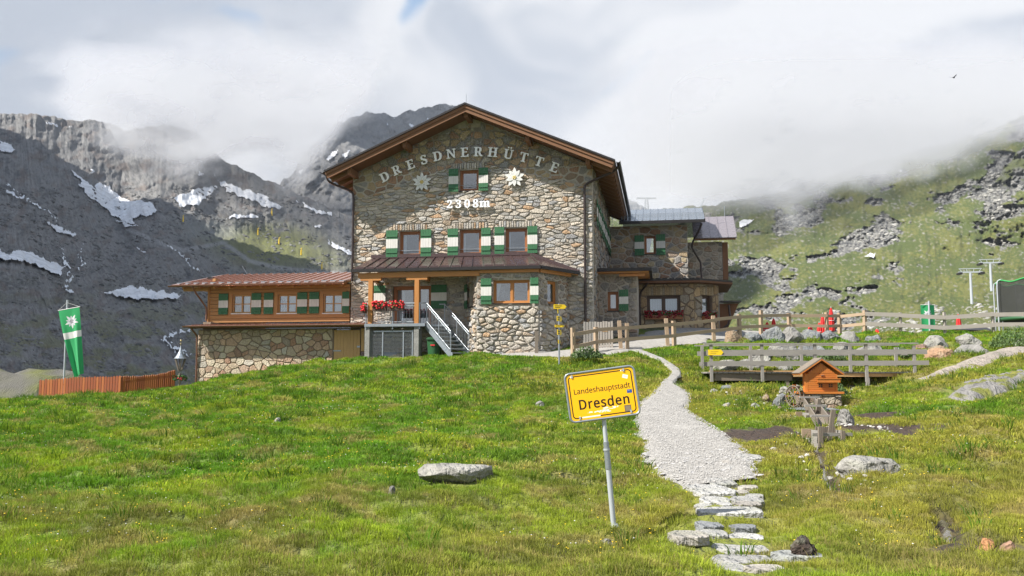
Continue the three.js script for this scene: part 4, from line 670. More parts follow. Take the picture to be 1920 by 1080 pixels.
// ---------------------------------------------------------------- timber wing on its stone base
{
  const doorHole = [6.74, 1.5, 8.10, 4.0], F = faceMatrix([-13.0, 1.2], [-4.86, 1.2]);
  const base = wallFace(wing, 'base_wall', [-13.0, 1.2], [-4.86, 1.2], rect(8.14, 0.2, 4.02), [[6.72, 1.6, 8.04, 4.0]], M.mortarDark);
  layStones(base, stones({ outline: rect(6.68, 1.0, 3.98), w: 0.34, h: 0.25, gap: 0.026, depth: 0.035, bevel: 0.022, palette: CREAM, seed: 51, jitter: 0.46, drop: 0.16, tilt: 0.06, wobble: 0.06 }), 230);
  part('base_side_wall', bx(-5.26, 0.2, 0.02, -4.862, 4.02, 0.79), M.mortar, wing); part('base_side_wall', bx(-13.0, 0.2, -5, -12.6, 4.4, 0.79), M.mortarDark, wing);
  const door = placeBy(sub('plank_door', wing), F);
  for (let i = 0; i < 8; i++) part('plank', bx(6.74 + i * 0.1575, 1.7, -0.05, 6.74 + (i + 1) * 0.1575 - 0.006, 3.93, -0.01 + 0.004 * (i % 3)), M.doorWood, door);
  part('hinge', [bx(6.72, 2.95, 0.0, 7.1, 3.0, 0.02)], M.zinc, door); part('latch', bx(7.86, 3.12, 0.0, 8.0, 3.2, 0.025), M.zinc, door);
  part('door_side', bx(-4.95, 2.95, 0.25, -4.80, 4.0, 1.22), M.doorWood, wing); part('corner_board', bx(-4.95, 1.9, 0.25, -4.79, 2.93, 1.24), M.copper, wing);
  // lean-to edge of metal over the base
  part('ledge_roof', plate([[-13.3, 4.32, -0.1], [-13.3, 4.17, 1.86], [-4.4, 4.17, 1.86], [-4.4, 4.32, 0.03]], 0.035), M.copperLight, wing);
  for (let s = -13.0; s < -4.6; s += 0.44) part('seam', beam([s, 4.335, -0.05], [s, 4.185, 1.85], 0.02, 0.05), M.copperLight, wing);
  gutter([-13.4, 4.14, 1.93], [-4.35, 4.14, 1.93], 0.075, M.copperPipe, wing); part('fascia', bx(-13.2, 4.03, 1.70, -4.5, 4.14, 1.75), M.soffit, wing);
  part('downpipe', tube([[-13.05, 4.1, 1.88], [-13.02, 3.95, 1.7], [-13.0, 3.7, 1.34], [-13.0, 2.5, 1.28], [-13.0, 1.0, 1.28]], 0.045, 30), M.copperPipe, wing);
  // log wall
  const holes = [[-11.93, 4.86, -10.95, 5.76], [-9.58, 4.84, -8.62, 5.74], [-7.28, 4.82, -6.32, 5.72]], R = rng(9);
  for (let k = 0; k < 10; k++) { const y = 4.42 + k * 0.178, cuts = [-13.1]; for (const [a, b, c, d] of holes) if (y + 0.17 > b && y < d) cuts.push(a, c); cuts.push(-5.96); for (let i = 0; i < cuts.length; i += 2) part('log', bx(cuts[i], y, -0.18, cuts[i + 1], y + 0.160, 0.0 + 0.02 * R()), M.cabin, wing); }
  part('inner_wall', prism([[-13.08, 4.4], [-5.98, 4.4], [-5.98, 6.25], [-13.08, 6.25]], -0.3, -0.19, holes), M.oldWood, wing); part('side_wall', bx(-13.1, 4.4, -6, -12.95, 6.6, -0.19), M.cabin, wing);
  part('corner_post', bx(-13.2, 4.42, -0.12, -13.1, 6.2, 0.06), M.cabin, wing);
  for (const h of holes) { windowUnit(wing, FR, h, { z: -0.05, f: 0.07, cols: [(h[0] + h[2]) / 2], rows: [(h[1] + h[3]) / 2], sash: 0, mat: M.cabinPale, sillMat: M.white, curtain: [[0.55, 0.9, 0.8]] }); part('window_surround', [bx(h[0] - 0.17, h[1] - 0.14, 0.014, h[0], h[3] + 0.14, 0.034), bx(h[2], h[1] - 0.14, 0.014, h[2] + 0.17, h[3] + 0.14, 0.034), bx(h[0], h[3], 0.014, h[2], h[3] + 0.14, 0.034), bx(h[0], h[1] - 0.14, 0.014, h[2], h[1] - 0.055, 0.034)], M.cabin, wing); }
  for (const [a, b] of [[-12.62, -12.13], [-10.92, -10.42], [-10.28, -9.80], [-8.58, -8.08], [-7.97, -7.48], [-6.32, -5.97]]) shutter(wing, FR, a, 4.80, b, 5.82, 0.04);
  // roof
  const rs = (t, q) => [lerp(lerp(-14.75, -6.0, t), lerp(-14.1, -6.0, t), q), lerp(6.22, 7.12, q), lerp(0.75, -3.0, q)];
  for (let i = 0; i < 20; i++) { const a = i / 20, b = (i + 1) / 20, up = (p, d) => [p[0], p[1] + d, p[2]]; part('roof_panel', [plate([rs(a, 1), rs(a, 0), rs(b - 0.001, 0), rs(b - 0.001, 1)], 0.03), beam(up(rs(b, 0), 0.02), up(rs(b, 1), 0.02), 0.02, 0.06)], M.copperLight, wing); part('snow_guard', bx(rs(a, 0.08)[0] + 0.08, rs(a, 0.08)[1], 0.44, rs(b, 0.08)[0] - 0.06, rs(a, 0.08)[1] + 0.05, 0.455), M.zinc, wing); }
  part('roof_panel', plate([rs(0, 1), [-14.75, 6.22, -5.5], rs(0, 0)], 0.03), M.copperLight, wing);
  part('roof_back', plate([[-6.0, 7.1, -3.02], [-6.0, 6.3, -6.5], [-14.1, 6.3, -6.5], [-14.1, 7.1, -3.02]], 0.03), M.copperLight, wing);
  part('roof_soffit', plate([rs(0.01, 0.95), rs(0.01, 0.02), rs(0.995, 0.02), rs(0.995, 0.95)].map(([x, y, z]) => [x, y - 0.05, z]), 0.06), M.cabin, wing);
  for (let i = 0; i < 11; i++) { const s = -14.2 + i * 0.8; part('rafter', beam([s, 6.08, 0.62], [s, 6.3, -0.3], 0.09, 0.13), M.cabin, wing); }
  part('purlin', beam([-14.5, 6.06, -0.02], [-13.1, 6.06, -0.02], 0.14, 0.18), M.cabinPale, wing);
  gutter([-14.85, 6.17, 0.8], [-6.02, 6.17, 0.8], 0.07, M.copperPipe, wing);
  part('downpipe', tube([[-13.6, 6.1, 0.78], [-13.58, 5.95, 0.7], [-13.45, 5.6, 0.4], [-13.24, 5.2, 0.16], [-13.2, 5.0, 0.14], [-13.2, 4.5, 0.14]], 0.045, 30), M.copperPipe, wing);
  part('antenna', rod([-12.6, 7.1, -2.9], [-12.9, 7.55, -2.9], 0.012, 5), M.zinc, wing); part('roof_vent', bx(-14.0, 6.62, -1.6, -13.75, 6.82, -1.35), M.darkMetal, wing);
}

// ---------------------------------------------------------------- rooms and annex on the right
{
  // small room against the side wall
  const FA = faceMatrix([5.64, -2.6], [7.52, -2.6]), h1 = [[0.46, 4.95, 0.98, 5.88]];
  const w1 = wallFace(annex, 'room_wall', [5.64, -2.6], [7.52, -2.6], rect(1.88, 2.6, 6.72), h1);
  layStones(w1, stones({ outline: rect(1.88, 3.1, 6.70), holes: h1, w: 0.36, h: 0.25, gap: 0.05, depth: 0.05, palette: GREYS, seed: 61, jitter: 0.45 }), 50);
  windowUnit(annex, FA, h1[0], { f: 0.08, curtain: [[0.2, 0.8, 0.9]] }); shutter(annex, FA, 1.02, 4.93, 1.46, 5.95);
  wallFace(annex, 'room_wall', [7.52, -2.6], [7.52, -6.4], rect(3.8, 2.6, 6.72), []);
  part('room_roof', plate([[5.64, 7.0, -6.4], [5.64, 6.92, -1.95], [8.15, 6.92, -1.95], [8.15, 7.0, -6.4]], 0.1), M.darkMetal, annex); part('room_soffit', plate([[5.64, 6.89, -6.4], [5.64, 6.81, -2.0], [8.1, 6.81, -2.0], [8.1, 6.89, -6.4]], 0.10), M.porchWood, annex);
  part('room_fascia', [beam([5.64, 6.86, -1.92], [8.2, 6.86, -1.92], 0.06, 0.16), beam([8.2, 6.86, -1.92], [8.2, 6.9, -6.4], 0.06, 0.16)], M.darkMetal, annex); part('room_beam', bx(6.7, 6.56, -2.3, 7.9, 6.69, -2.18), M.porchWood, annex);
  // garden room with flower boxes
  const P = [[7.3, -6.0], [10.30, -6.0], [11.55, -7.1], [11.6, -10]], hw = [[[0.62, 4.96, 2.30, 5.96]], [[0.55, 4.9, 1.25, 5.98]], []];
  for (let i = 0; i < 3; i++) {
    const A = P[i], B = P[i + 1], L = faceLen(A, B), F = faceMatrix(A, B), w = wallFace(annex, 'garden_room_wall', A, B, rect(L, 3.2, 6.56), hw[i], M.mortarDark);
    const heads = hw[i].map(([a, b, c, d]) => [a - 0.12, d + 0.02, c + 0.12, d + 0.46]);
    layStones(w, stones({ outline: rect(L, 3.8, 6.54), holes: [...hw[i], ...heads], w: 0.42, h: 0.36, gap: 0.04, depth: 0.05, palette: TAN, seed: 71 + i, jitter: 0.42 }), [55, 18, 0][i]);
    for (const [a, b, c, d] of heads) for (let x = a, k = 0; x < c - 0.05; x += 0.115, k++) part('lintel_stone', paint(bx(x, b, -0.01, x + 0.1, d - 0.02 * (k % 3), 0.035 + 0.008 * (k % 2)), TAN[k % 5]), M.stone, w);
    if (hw[i].length) windowUnit(annex, F, hw[i][0], { cols: i ? [] : [1.46], f: 0.1, mat: M.darkFrame, curtain: [[0.08, 0.46, 1], [0.54, 0.92, 1]].slice(0, i ? 1 : 2) });
    if (i === 0) flowerBox([0.5, 4.72, 2.42], F, 'flower box of dark red geraniums below the wide garden-room window'); if (i === 1) flowerBox([0.45, 4.68, 1.3], F, 'flower box of dark red geraniums below the narrow angled window');
  }
  const roofP = [[7.3, -5.35], [10.6, -5.35], [12.3, -6.8], [12.35, -11.5], [7.3, -11.5]], gr = prism(roofP.map(([x, z]) => [x, -z]).reverse(), 0, 0.09); gr.rotateX(-Math.PI / 2); const gs = gr.clone(); gr.translate(0, 6.66, 0); gs.scale(1, 1, 0.99); gs.translate(0, 6.562, -0.06);
  part('garden_room_roof', gr, M.darkMetal, annex); part('garden_room_soffit', gs, M.soffit, annex);
  for (let k = 0; k < 9; k++) part('snow_guard', bx(7.7 + k * 0.34, 6.75, -5.6, 7.95 + k * 0.34, 6.82, -5.58), M.darkMetal, annex);
  part('downpipe', tube([[8.0, 6.62, -5.4], [7.9, 6.45, -5.45], [7.62, 6.15, -5.75], [7.56, 5.9, -5.85], [7.56, 4.0, -5.85]], 0.05, 30), M.pipe, annex);
  part('side_canopy', [plate([[11.65, 5.75, -7.5], [11.65, 5.7, -6.6], [12.7, 5.7, -6.6], [12.7, 5.75, -9]], 0.08)], M.darkMetal, annex); part('canopy_wall', prism([[11.65, 4.3], [12.05, 4.3], [12.62, 5.6], [11.65, 5.6]], -7.4, -7.3), M.roofBeam, annex); part('downpipe', tube([[12.1, 5.5, -7.0], [12.15, 4.9, -7.0], [12.05, 4.5, -7.0], [11.8, 4.3, -7.0]], 0.06, 16), M.pipe, annex);
  // annex block
  const hA = [[2.06, 8.95, 2.70, 10.02]], FB = faceMatrix([5.66, -12], [10.2, -12]), wA = wallFace(annex, 'annex_wall', [5.66, -12], [10.2, -12], rect(4.54, 4, 10.62), hA);
  layStones(wA, stones({ outline: rect(4.54, 6.6, 10.6), holes: hA, w: 0.46, h: 0.30, gap: 0.05, depth: 0.05, palette: FIELD, seed: 81, jitter: 0.45 }), 120);
  windowUnit(annex, FB, hA[0], { f: 0.07, curtain: [[0.1, 0.7, 0.5]] }); shutter(annex, FB, 1.49, 8.86, 2.03, 10.05); shutter(annex, FB, 2.74, 8.86, 3.26, 10.08);
  wallFace(annex, 'annex_wall', [10.2, -12.4], [10.2, -17], rect(4.6, 4, 10.62), []); 
  const ar = (t, q) => [lerp(6.3, 11.15, t), lerp(10.78, 12.06, q), lerp(-11.15, -14.5, q)];
  for (let i = 0; i < 11; i++) part('roof_panel', [plate([ar(i / 11, 1), ar(i / 11, 0), ar((i + 1) / 11 - 0.002, 0), ar((i + 1) / 11 - 0.002, 1)], 0.04), beam(ar((i + 1) / 11, 0), ar((i + 1) / 11, 1), 0.03, 0.09)], M.greyRoof, annex);
  part('roof_panel', plate([[11.15, 12.06, -14.5], [11.15, 10.78, -17.8], [6.3, 10.78, -17.8], [6.3, 12.06, -14.5]], 0.04), M.greyRoof, annex);
  part('annex_soffit', plate([ar(0, 1), ar(0, 0.01), ar(0.99, 0.01), ar(0.99, 1)].map(([x, y, z]) => [x, y - 0.06, z]), 0.12), M.roofBeam, annex); part('annex_fascia', [beam([6.3, 10.68, -11.13], [11.16, 10.68, -11.13], 0.05, 0.17), beam([11.17, 10.70, -11.13], [11.17, 11.98, -14.5], 0.05, 0.2)], M.darkMetal, annex);
  const guard = sub('snow_fence', annex); for (let k = 0; k < 5; k++) part('guard_bar', rod([6.4, 11.0 + k * 0.055, -11.42], [11.05, 11.0 + k * 0.055, -11.42], 0.008, 4), M.zinc, guard); for (let k = 0; k < 30; k++) part('guard_post', rod([6.45 + k * 0.158, 10.9, -11.42], [6.45 + k * 0.158, 11.24, -11.42], 0.009, 4), M.zinc, guard);
  part('lightning_rod', rod([11.05, 12.05, -14.5], [11.4, 12.75, -14.5], 0.015, 5), M.zinc, annex); part('downpipe', tube([[11.0, 10.55, -11.3], [10.85, 10.2, -11.5], [10.5, 9.6, -12.0], [10.45, 9.3, -12.2], [10.7, 8.9, -12.6], [10.95, 8.5, -12.9], [11.0, 7.4, -12.9]], 0.06, 40), M.pipe, annex);
  // rear block with lilac roof
  const wB = wallFace(annex, 'rear_block_wall', [10.25, -14.2], [12.3, -14.2], rect(2.05, 4, 9.9), []); layStones(wB, stones({ outline: rect(2.05, 6.6, 9.9), w: 0.42, h: 0.3, gap: 0.05, depth: 0.05, palette: GREYS, seed: 91, jitter: 0.45 }), 20);
  const br = (t, q) => [lerp(10.6, 13.1, t), lerp(10.05, 11.75, q), lerp(-13.5, -16.0, q)];
  for (let i = 0; i < 5; i++) part('roof_panel', [plate([br(i / 5, 1), br(i / 5, 0), br((i + 1) / 5 - 0.004, 0), br((i + 1) / 5 - 0.004, 1)], 0.05), beam(br((i + 1) / 5, 0), br((i + 1) / 5, 1), 0.03, 0.08)], M.lilacRoof, annex);
  part('rear_soffit', plate([br(0, 1), br(0, 0.02), br(0.98, 0.02), br(0.98, 1)].map(([x, y, z]) => [x, y - 0.07, z]), 0.12), M.roofBeam, annex); part('timber_cladding', [bx(12.31, 7.6, -14.6, 12.62, 9.85, -14.15)], M.roofBeam, annex); part('antenna', rod([12.6, 11.7, -16], [12.6, 12.4, -16], 0.02, 5), M.zinc, annex);
  part('annex_floor', bx(5.7, 6.45, -16.8, 10.1, 6.55, -12.4), M.oldWood, annex);
}
function flowerBox([a, h, b], F, label, opts = {}) {   // a box of geraniums in front of a wall face
  const t = thing('flower_box', label, 'flower box', [0, 0, 0], 0, opts.group ?? 'geranium boxes'), R = rng(Math.round(h * 991 + a * 77)), m = new THREE.Matrix4().makeTranslation(...HOUSE).multiply(new THREE.Matrix4().makeRotationY(TURN)).multiply(F);
  placeBy(t, m); const z = opts.z ?? 0.07;
  part('planter', bx(a, h, z, b, h + 0.2, z + 0.22), opts.mat ?? M.frame, t);
  const petals = [], leaves = [];
  for (let i = 0; i < (b - a) * 85; i++) { const x = a + R() * (b - a), y = h + 0.2 + 0.24 * R(), zz = z + 0.02 + 0.27 * R(), s = 0.03 + 0.03 * R(), g = new THREE.IcosahedronGeometry(s, 1); g.translate(x, y - (zz > z + 0.22 ? 0.12 : 0), zz); petals.push(g); }
  for (let i = 0; i < (b - a) * 70; i++) { const g = new THREE.CircleGeometry(0.035 + 0.025 * R(), 6); g.rotateX(-R() * 1.8); g.rotateY(R() * 6); g.translate(a + R() * (b - a), h + 0.14 + 0.24 * R(), z + 0.05 + 0.27 * R()); leaves.push(g); }
  const fm = part('blossom', petals, opts.red ?? M.redDark, t); fm.userData.kind = 'stuff'; const lm = part('foliage', leaves, M.leaf, t); lm.userData.kind = 'stuff';
  return t;
}

// ---------------------------------------------------------------- things round the lodge
const LF = faceMatrix([-4.5, 2.05], [-1.7, 2.05]);
flowerBox([0.42, 4.72, 1.05], LF, 'flower box of bright red geraniums on the landing rail, left half', { red: M.red, z: 0.03, mat: M.darkFrame });
flowerBox([1.15, 4.72, 1.85], LF, 'flower box of bright red geraniums on the landing rail, near the middle post', { red: M.red, z: 0.03, mat: M.darkFrame });
flowerBox([-0.12, 4.62, 0.1], LF, 'small pot of red geraniums at the left end of the landing rail', { red: M.red, z: 0.03, mat: M.darkFrame, group: 'landing pots' });
{
  const p = houseAt(-1.36, 2.55, 1.7), b = thing('wheelie_bin', 'dark green wheelie bin beside the metal steps', 'bin', p, TURN);
  const body = new THREE.CylinderGeometry(0.38, 0.31, 0.82, 4, 1); body.rotateY(Math.PI / 4); body.scale(1, 1, 1.1); body.translate(0, 0.46, 0); part('bin_body', body, M.binGreen, b);
  part('bin_lid', [bx(-0.29, 0.88, -0.34, 0.29, 0.95, 0.34), bx(-0.25, 0.95, -0.3, 0.25, 0.985, 0.3)], M.binGreen, b); part('bin_label', bx(-0.11, 0.60, 0.303, 0.09, 0.66, 0.308), M.red, b);
  for (const s of [-1, 1]) { const w = new THREE.CylinderGeometry(0.1, 0.1, 0.05, 16); w.rotateZ(Math.PI / 2); w.translate(s * 0.25, 0.1, -0.28); part('wheel', w, M.black, b); }
  const junk = [['plank_stack', 'stack of pale planks stored behind the wire mesh', [-3.0, 2.42, 1.1], () => [bx(-0.4, 0, -0.3, 0.4, 0.12, 0.3), bx(-0.36, 0.121, -0.25, 0.42, 0.24, 0.25), bx(-0.4, 0.241, -0.2, 0.3, 0.36, 0.2)], M.doorWood, 'planks'], ['storage_crate', 'blue-grey crate stored behind the wire mesh', [-3.55, 2.4, 1.0], () => [bx(-0.3, 0, -0.25, 0.3, 0.5, -0.22), bx(-0.3, 0, 0.22, 0.3, 0.5, 0.25), bx(-0.3, 0, -0.219, -0.27, 0.5, 0.219), bx(0.27, 0, -0.219, 0.3, 0.5, 0.219), bx(-0.269, 0, -0.219, 0.269, 0.04, 0.219)], std({ color: lin(0.12, 0.16, 0.25), roughness: 0.6 }), 'crate']];
  for (const [n, l, q, f, m, c] of junk) { const o = solo(n, f(), m, l, c); o.position.set(...houseAt(...q)); o.rotation.y = TURN; }
}
const GY = (x, z) => ground(x, z);

// town sign on its leaning pole
{
  const t = thing('town_sign', 'yellow town sign reading Landeshauptstadt Dresden on a leaning grey pole', 'sign', [1.2, GY(1.2, -10.9), -10.9], -0.05);
  const lean = sub('mount', t); lean.rotation.z = 0.082; lean.position.y = -0.02;
  part('pole', [rod([0, -0.25, 0], [0, 0.72, 0], 0.031, 16), rod([0, 1.0, 0], [0, 1.75, -0.02], 0.026, 16)], M.zincPaint, lean); part('pole_sleeve', rod([0, 0.70, 0], [0, 1.02, 0], 0.036, 16, 0.033), M.zinc, lean);
  part('pole_collar', [rod([0, 0.015, 0], [0, 0.06, 0], 0.07, 16, 0.05), rod([0, 0.92, 0], [0, 0.94, 0], 0.04, 16)], M.zincPaint, lean);
  const W = 0.80, H = 0.545, c = document.createElement('canvas'); c.width = 1200; c.height = 818; const x = c.getContext('2d');
  x.fillStyle = '#f7b900'; x.fillRect(0, 0, 1200, 818);
  const rr = (a, b, w, h, r) => { x.beginPath(); x.moveTo(a + r, b); x.arcTo(a + w, b, a + w, b + h, r); x.arcTo(a + w, b + h, a, b + h, r); x.arcTo(a, b + h, a, b, r); x.arcTo(a, b, a + w, b, r); x.closePath(); };
  x.strokeStyle = '#1d1408'; x.lineWidth = 20; rr(38, 38, 1124, 742, 60); x.stroke();
  x.fillStyle = '#1d1408'; x.textAlign = 'left'; x.textBaseline = 'alphabetic';
  const fit = (s, px, x0, x1, y, font) => { x.font = px + 'px ' + font; const w = x.measureText(s).width, sp = (x1 - x0 - w) / (s.length - 1); let q = x0; for (const ch of s) { x.fillText(ch, q, y); q += x.measureText(ch).width + sp; } };
  fit('Landeshauptstadt', 128, 96, 1118, 356, 'sans-serif'); x.lineWidth = 7; fit('Dresden', 232, 150, 1080, 632, 'sans-serif');
  x.lineJoin = 'round'; x.lineWidth = 10; const fs = (s, px, x0, x1, y) => { x.font = px + 'px sans-serif'; const w = x.measureText(s).width, sp = (x1 - x0 - w) / (s.length - 1); let q = x0; for (const ch of s) { x.strokeText(ch, q, y); q += x.measureText(ch).width + sp; } }; fs('Dresden', 232, 150, 1080, 632); x.lineWidth = 3; fs('Landeshauptstadt', 128, 96, 1118, 356);
  const R = rng(8); x.fillStyle = '#f3efe4';
  for (let i = 0; i < 60; i++) { const q = R(); x.beginPath(); x.ellipse(560 + (q > 0.5 ? 160 : 0) + 160 * (R() - 0.5) * 1.7, 690 + 40 * (R() - 0.5) + (q > 0.5 ? -22 : 18), 4 + 26 * R(), 3 + 8 * R(), -0.1, 0, 7); x.fill(); }
  for (let i = 0; i < 14; i++) { x.beginPath(); x.ellipse(340 + 90 * (R() - 0.5), 700 + 22 * (R() - 0.5), 3 + 16 * R(), 2 + 6 * R(), 0, 0, 7); x.fill(); }
  x.fillRect(190, 764, 330, 24); x.fillRect(70, 26, 22, 24); x.fillRect(980, 26, 22, 24); x.fillRect(1050, 772, 24, 24);
  x.save(); x.translate(1050, 150); x.rotate(0.35); x.fillRect(-48, -32, 96, 64); x.fillStyle = '#d9d2bd'; x.fillRect(-30, -14, 60, 22); x.restore();
  x.save(); x.translate(1090, 420); x.rotate(0.06); x.fillStyle = '#2d4f96'; x.fillRect(-46, -32, 92, 64); x.fillStyle = '#8fa5cf'; x.fillRect(-34, -20, 40, 10); x.restore();
  x.save(); x.translate(1020, 716); x.fillStyle = '#6d5d4c'; x.fillRect(-60, -58, 120, 116); x.fillStyle = '#857764'; x.fillRect(-46, -44, 92, 88); x.restore();
  x.fillStyle = 'rgba(120,85,10,0.35)'; for (let i = 0; i < 90; i++) { x.beginPath(); x.ellipse(1200 * R(), 818 * R(), 1 + 3 * R(), 1 + 2 * R(), 0, 0, 7); x.fill(); }
  const tex = new THREE.CanvasTexture(c); tex.colorSpace = THREE.SRGBColorSpace;
  const board = sub('board', t); board.position.set(-0.125, 1.56, 0.03); board.rotation.z = 0.134; board.rotation.x = -0.03;
  const rrShape = (w, h, r) => { const s = new THREE.Shape(); s.moveTo(-w / 2 + r, -h / 2); s.lineTo(w / 2 - r, -h / 2); s.absarc(w / 2 - r, -h / 2 + r, r, -Math.PI / 2, 0); s.lineTo(w / 2, h / 2 - r); s.absarc(w / 2 - r, h / 2 - r, r, 0, Math.PI / 2); s.lineTo(-w / 2 + r, h / 2); s.absarc(-w / 2 + r, h / 2 - r, r, Math.PI / 2, Math.PI); s.lineTo(-w / 2, -h / 2 + r); s.absarc(-w / 2 + r, -h / 2 + r, r, Math.PI, Math.PI * 1.5); return s; };
  const pg = new THREE.ExtrudeGeometry(rrShape(W, H, 0.045), { depth: 0.003, bevelEnabled: false, curveSegments: 8 }), uv = pg.attributes.uv, pp = pg.attributes.position; for (let i = 0; i < uv.count; i++) uv.setXY(i, pp.getX(i) / W + 0.5, pp.getY(i) / H + 0.5);
  part('sign_face', pg, std({ map: tex, roughness: 0.35 }), board);
  const path = []; { const s = rrShape(W + 0.03, H + 0.03, 0.06), p = s.getPoints(10); for (const q of p) path.push(new THREE.Vector3(q.x, q.y, 0.0)); }
  part('sign_rim', new THREE.TubeGeometry(new THREE.CatmullRomCurve3(path.slice(0, -1), true, 'catmullrom', 0), 160, 0.013, 8, true), M.zinc, board);
  part('bracket', [bx(-0.02, -H / 2 - 0.02, -0.03, 0.16, H / 2 - 0.1, -0.012)], M.zincPaint, board);
  for (const [a, b] of [[-0.33, 0.245], [0.29, 0.245], [-0.3, -0.25], [0.31, -0.25]]) part('clip', bx(a - 0.01, b - 0.012, 0.004, a + 0.01, b + 0.022, 0.012), M.zincPaint, board);
  const sod = thing('grass_clump', 'tuft of turf round the foot of the town sign', 'grass clump', [1.2, GY(1.2, -10.9) - 0.04, -10.9]); part('sod', paint(boulder(0.2, 1, 0.3, 0.8, 3, 2), [0.06, 0.075, 0.02]), M.rock, sod);
}
// hiking signpost
{
  const p = [1.79, GY(1.79, -34.5), -34.5], t = thing('hiking_signpost', 'thin steel post carrying yellow hiking arrows before the bay', 'signpost', p), top = 4.55 - p[1];
  part('post', rod([0, -0.3, 0], [0, top, 0], 0.035, 10), M.zinc, t);
  const arrow = (w, h, tip) => prism(tip > 0 ? [[-w / 2, -h / 2], [w / 2, -h / 2], [w / 2 + h * 0.5, 0], [w / 2, h / 2], [-w / 2, h / 2]] : [[-w / 2, -h / 2], [w / 2, -h / 2], [w / 2, h / 2], [-w / 2, h / 2], [-w / 2 - h * 0.5, 0]], -0.008, 0.008);
  const M2 = std({ color: lin(0.03, 0.025, 0.01), roughness: 0.6 });
  for (const [h, w, hh, turn, dx] of [[-0.12, 0.42, 0.17, 0.15, -0.0], [-0.58, 0.42, 0.2, 1.15, 0], [-0.86, 0.34, 0.09, 0.1, 0], [-1.1, 0.42, 0.2, 1.2, 0], [-1.46, 0.4, 0.14, 1.35, 0], [-0.3, 0.3, 0.16, 1.4, -0.03]]) { const q = sub('arrow_board', t); q.position.set(dx, top + h, 0.05); q.rotation.y = turn; part('yellow_plate', arrow(w, hh, 1), M.yellow, q); part('lettering', [bx(-w * 0.4, 0.02, 0.009, w * 0.25, 0.02 + hh * 0.14, 0.011), bx(-w * 0.4, -hh * 0.25, 0.009, w * 0.1, -hh * 0.12, 0.011)], M2, q); }
  part('ground_socket', rod([0, -0.02, 0], [0, 0.05, 0], 0.06, 10), M.zinc, t);
}
// wooden rail fence along the road: each bay a fence section of its own post and rails, all one fence
{
  const t = thing('rail_fence', 'weathered two-rail timber fence along the gravel road', 'fence');
  const P = [[2.48, -36.76], [3.52, -38.0], [4.9, -38.55], [7.13, -39.9], [9.29, -41.75], [10.79, -42.98], [12.07, -43.95], [13.9, -45.4], [15.85, -45.6], [16.7, -46.2], [17.6, -45.2], [19.3, -45.0], [21.35, -44.7], [23.6, -44.4], [26.2, -44.0], [29, -43.6]], R = rng(31);
  P.forEach(([x, z], i) => {
    const y = Math.max(GY(x, z), G0(x, z)), h = [1.2, 1.05, 1.12, 1.1, 1.12, 1.06][i % 6], w = i > 10 ? 0.11 : 0.15, q = part('post', [bx(-w / 2, -0.3, -w / 2, w / 2, h, w / 2)], i > 10 ? M.paleBoard : M.fence, t);
    q.position.set(x, y, z); q.rotation.set(0.03 * (R() - 0.5), 0.6 * R(), 0.06 * (R() - 0.5));
    if (i === 2 || i === 3) { const q2 = part('post', [bx(-w / 2, -0.3, -w / 2, w / 2, h + 0.12, w / 2)], M.fence, t); q2.position.set(x - 0.26, y, z - 0.15); q2.rotation.z = 0.05; }
    if (i < P.length - 1) { const [a, b] = P[i + 1], y2 = Math.max(GY(a, b), G0(a, b)); for (const rh of [0.42, 0.92]) part('rail', beam([x, y + rh + 0.05 * (R() - 0.5), z + 0.11], [a, y2 + rh + 0.05 * (R() - 0.5), b + 0.11], 0.05, i > 9 ? 0.2 : 0.15), i > 9 ? M.paleBoard : M.fence, t); }
  });
}
{ // board gate against the lodge wall, old post beside it
  const t = thing('board_gate', 'grey upright-board gate leaning beside the lodge corner', 'gate', [3.1, GY(3.4, -39.3), -39.35], -0.1), R = rng(6);
  for (let i = 0; i < 11; i++) part('board', bx(i * 0.118, 0.06, 0, i * 0.118 + 0.092, 1.2 + 0.03 * R(), 0.025), i < 4 ? M.greyWood : M.paleBoard, t);
  for (const y of [0.3, 0.95]) part('cross_bar', bx(-0.02, y, -0.05, 1.32, y + 0.09, -0.002), M.greyWood, t); part('notice', bx(0.83, 0.78, 0.026, 1.04, 0.94, 0.036), M.doorWood, t);
  const p = solo('old_post', bx(-0.07, -0.2, -0.07, 0.07, 1.0, 0.07), M.oldWood, 'short weathered post standing against the bay wall', 'post'); p.position.set(1.05, GY(1.05, -38.9), -38.9);
}
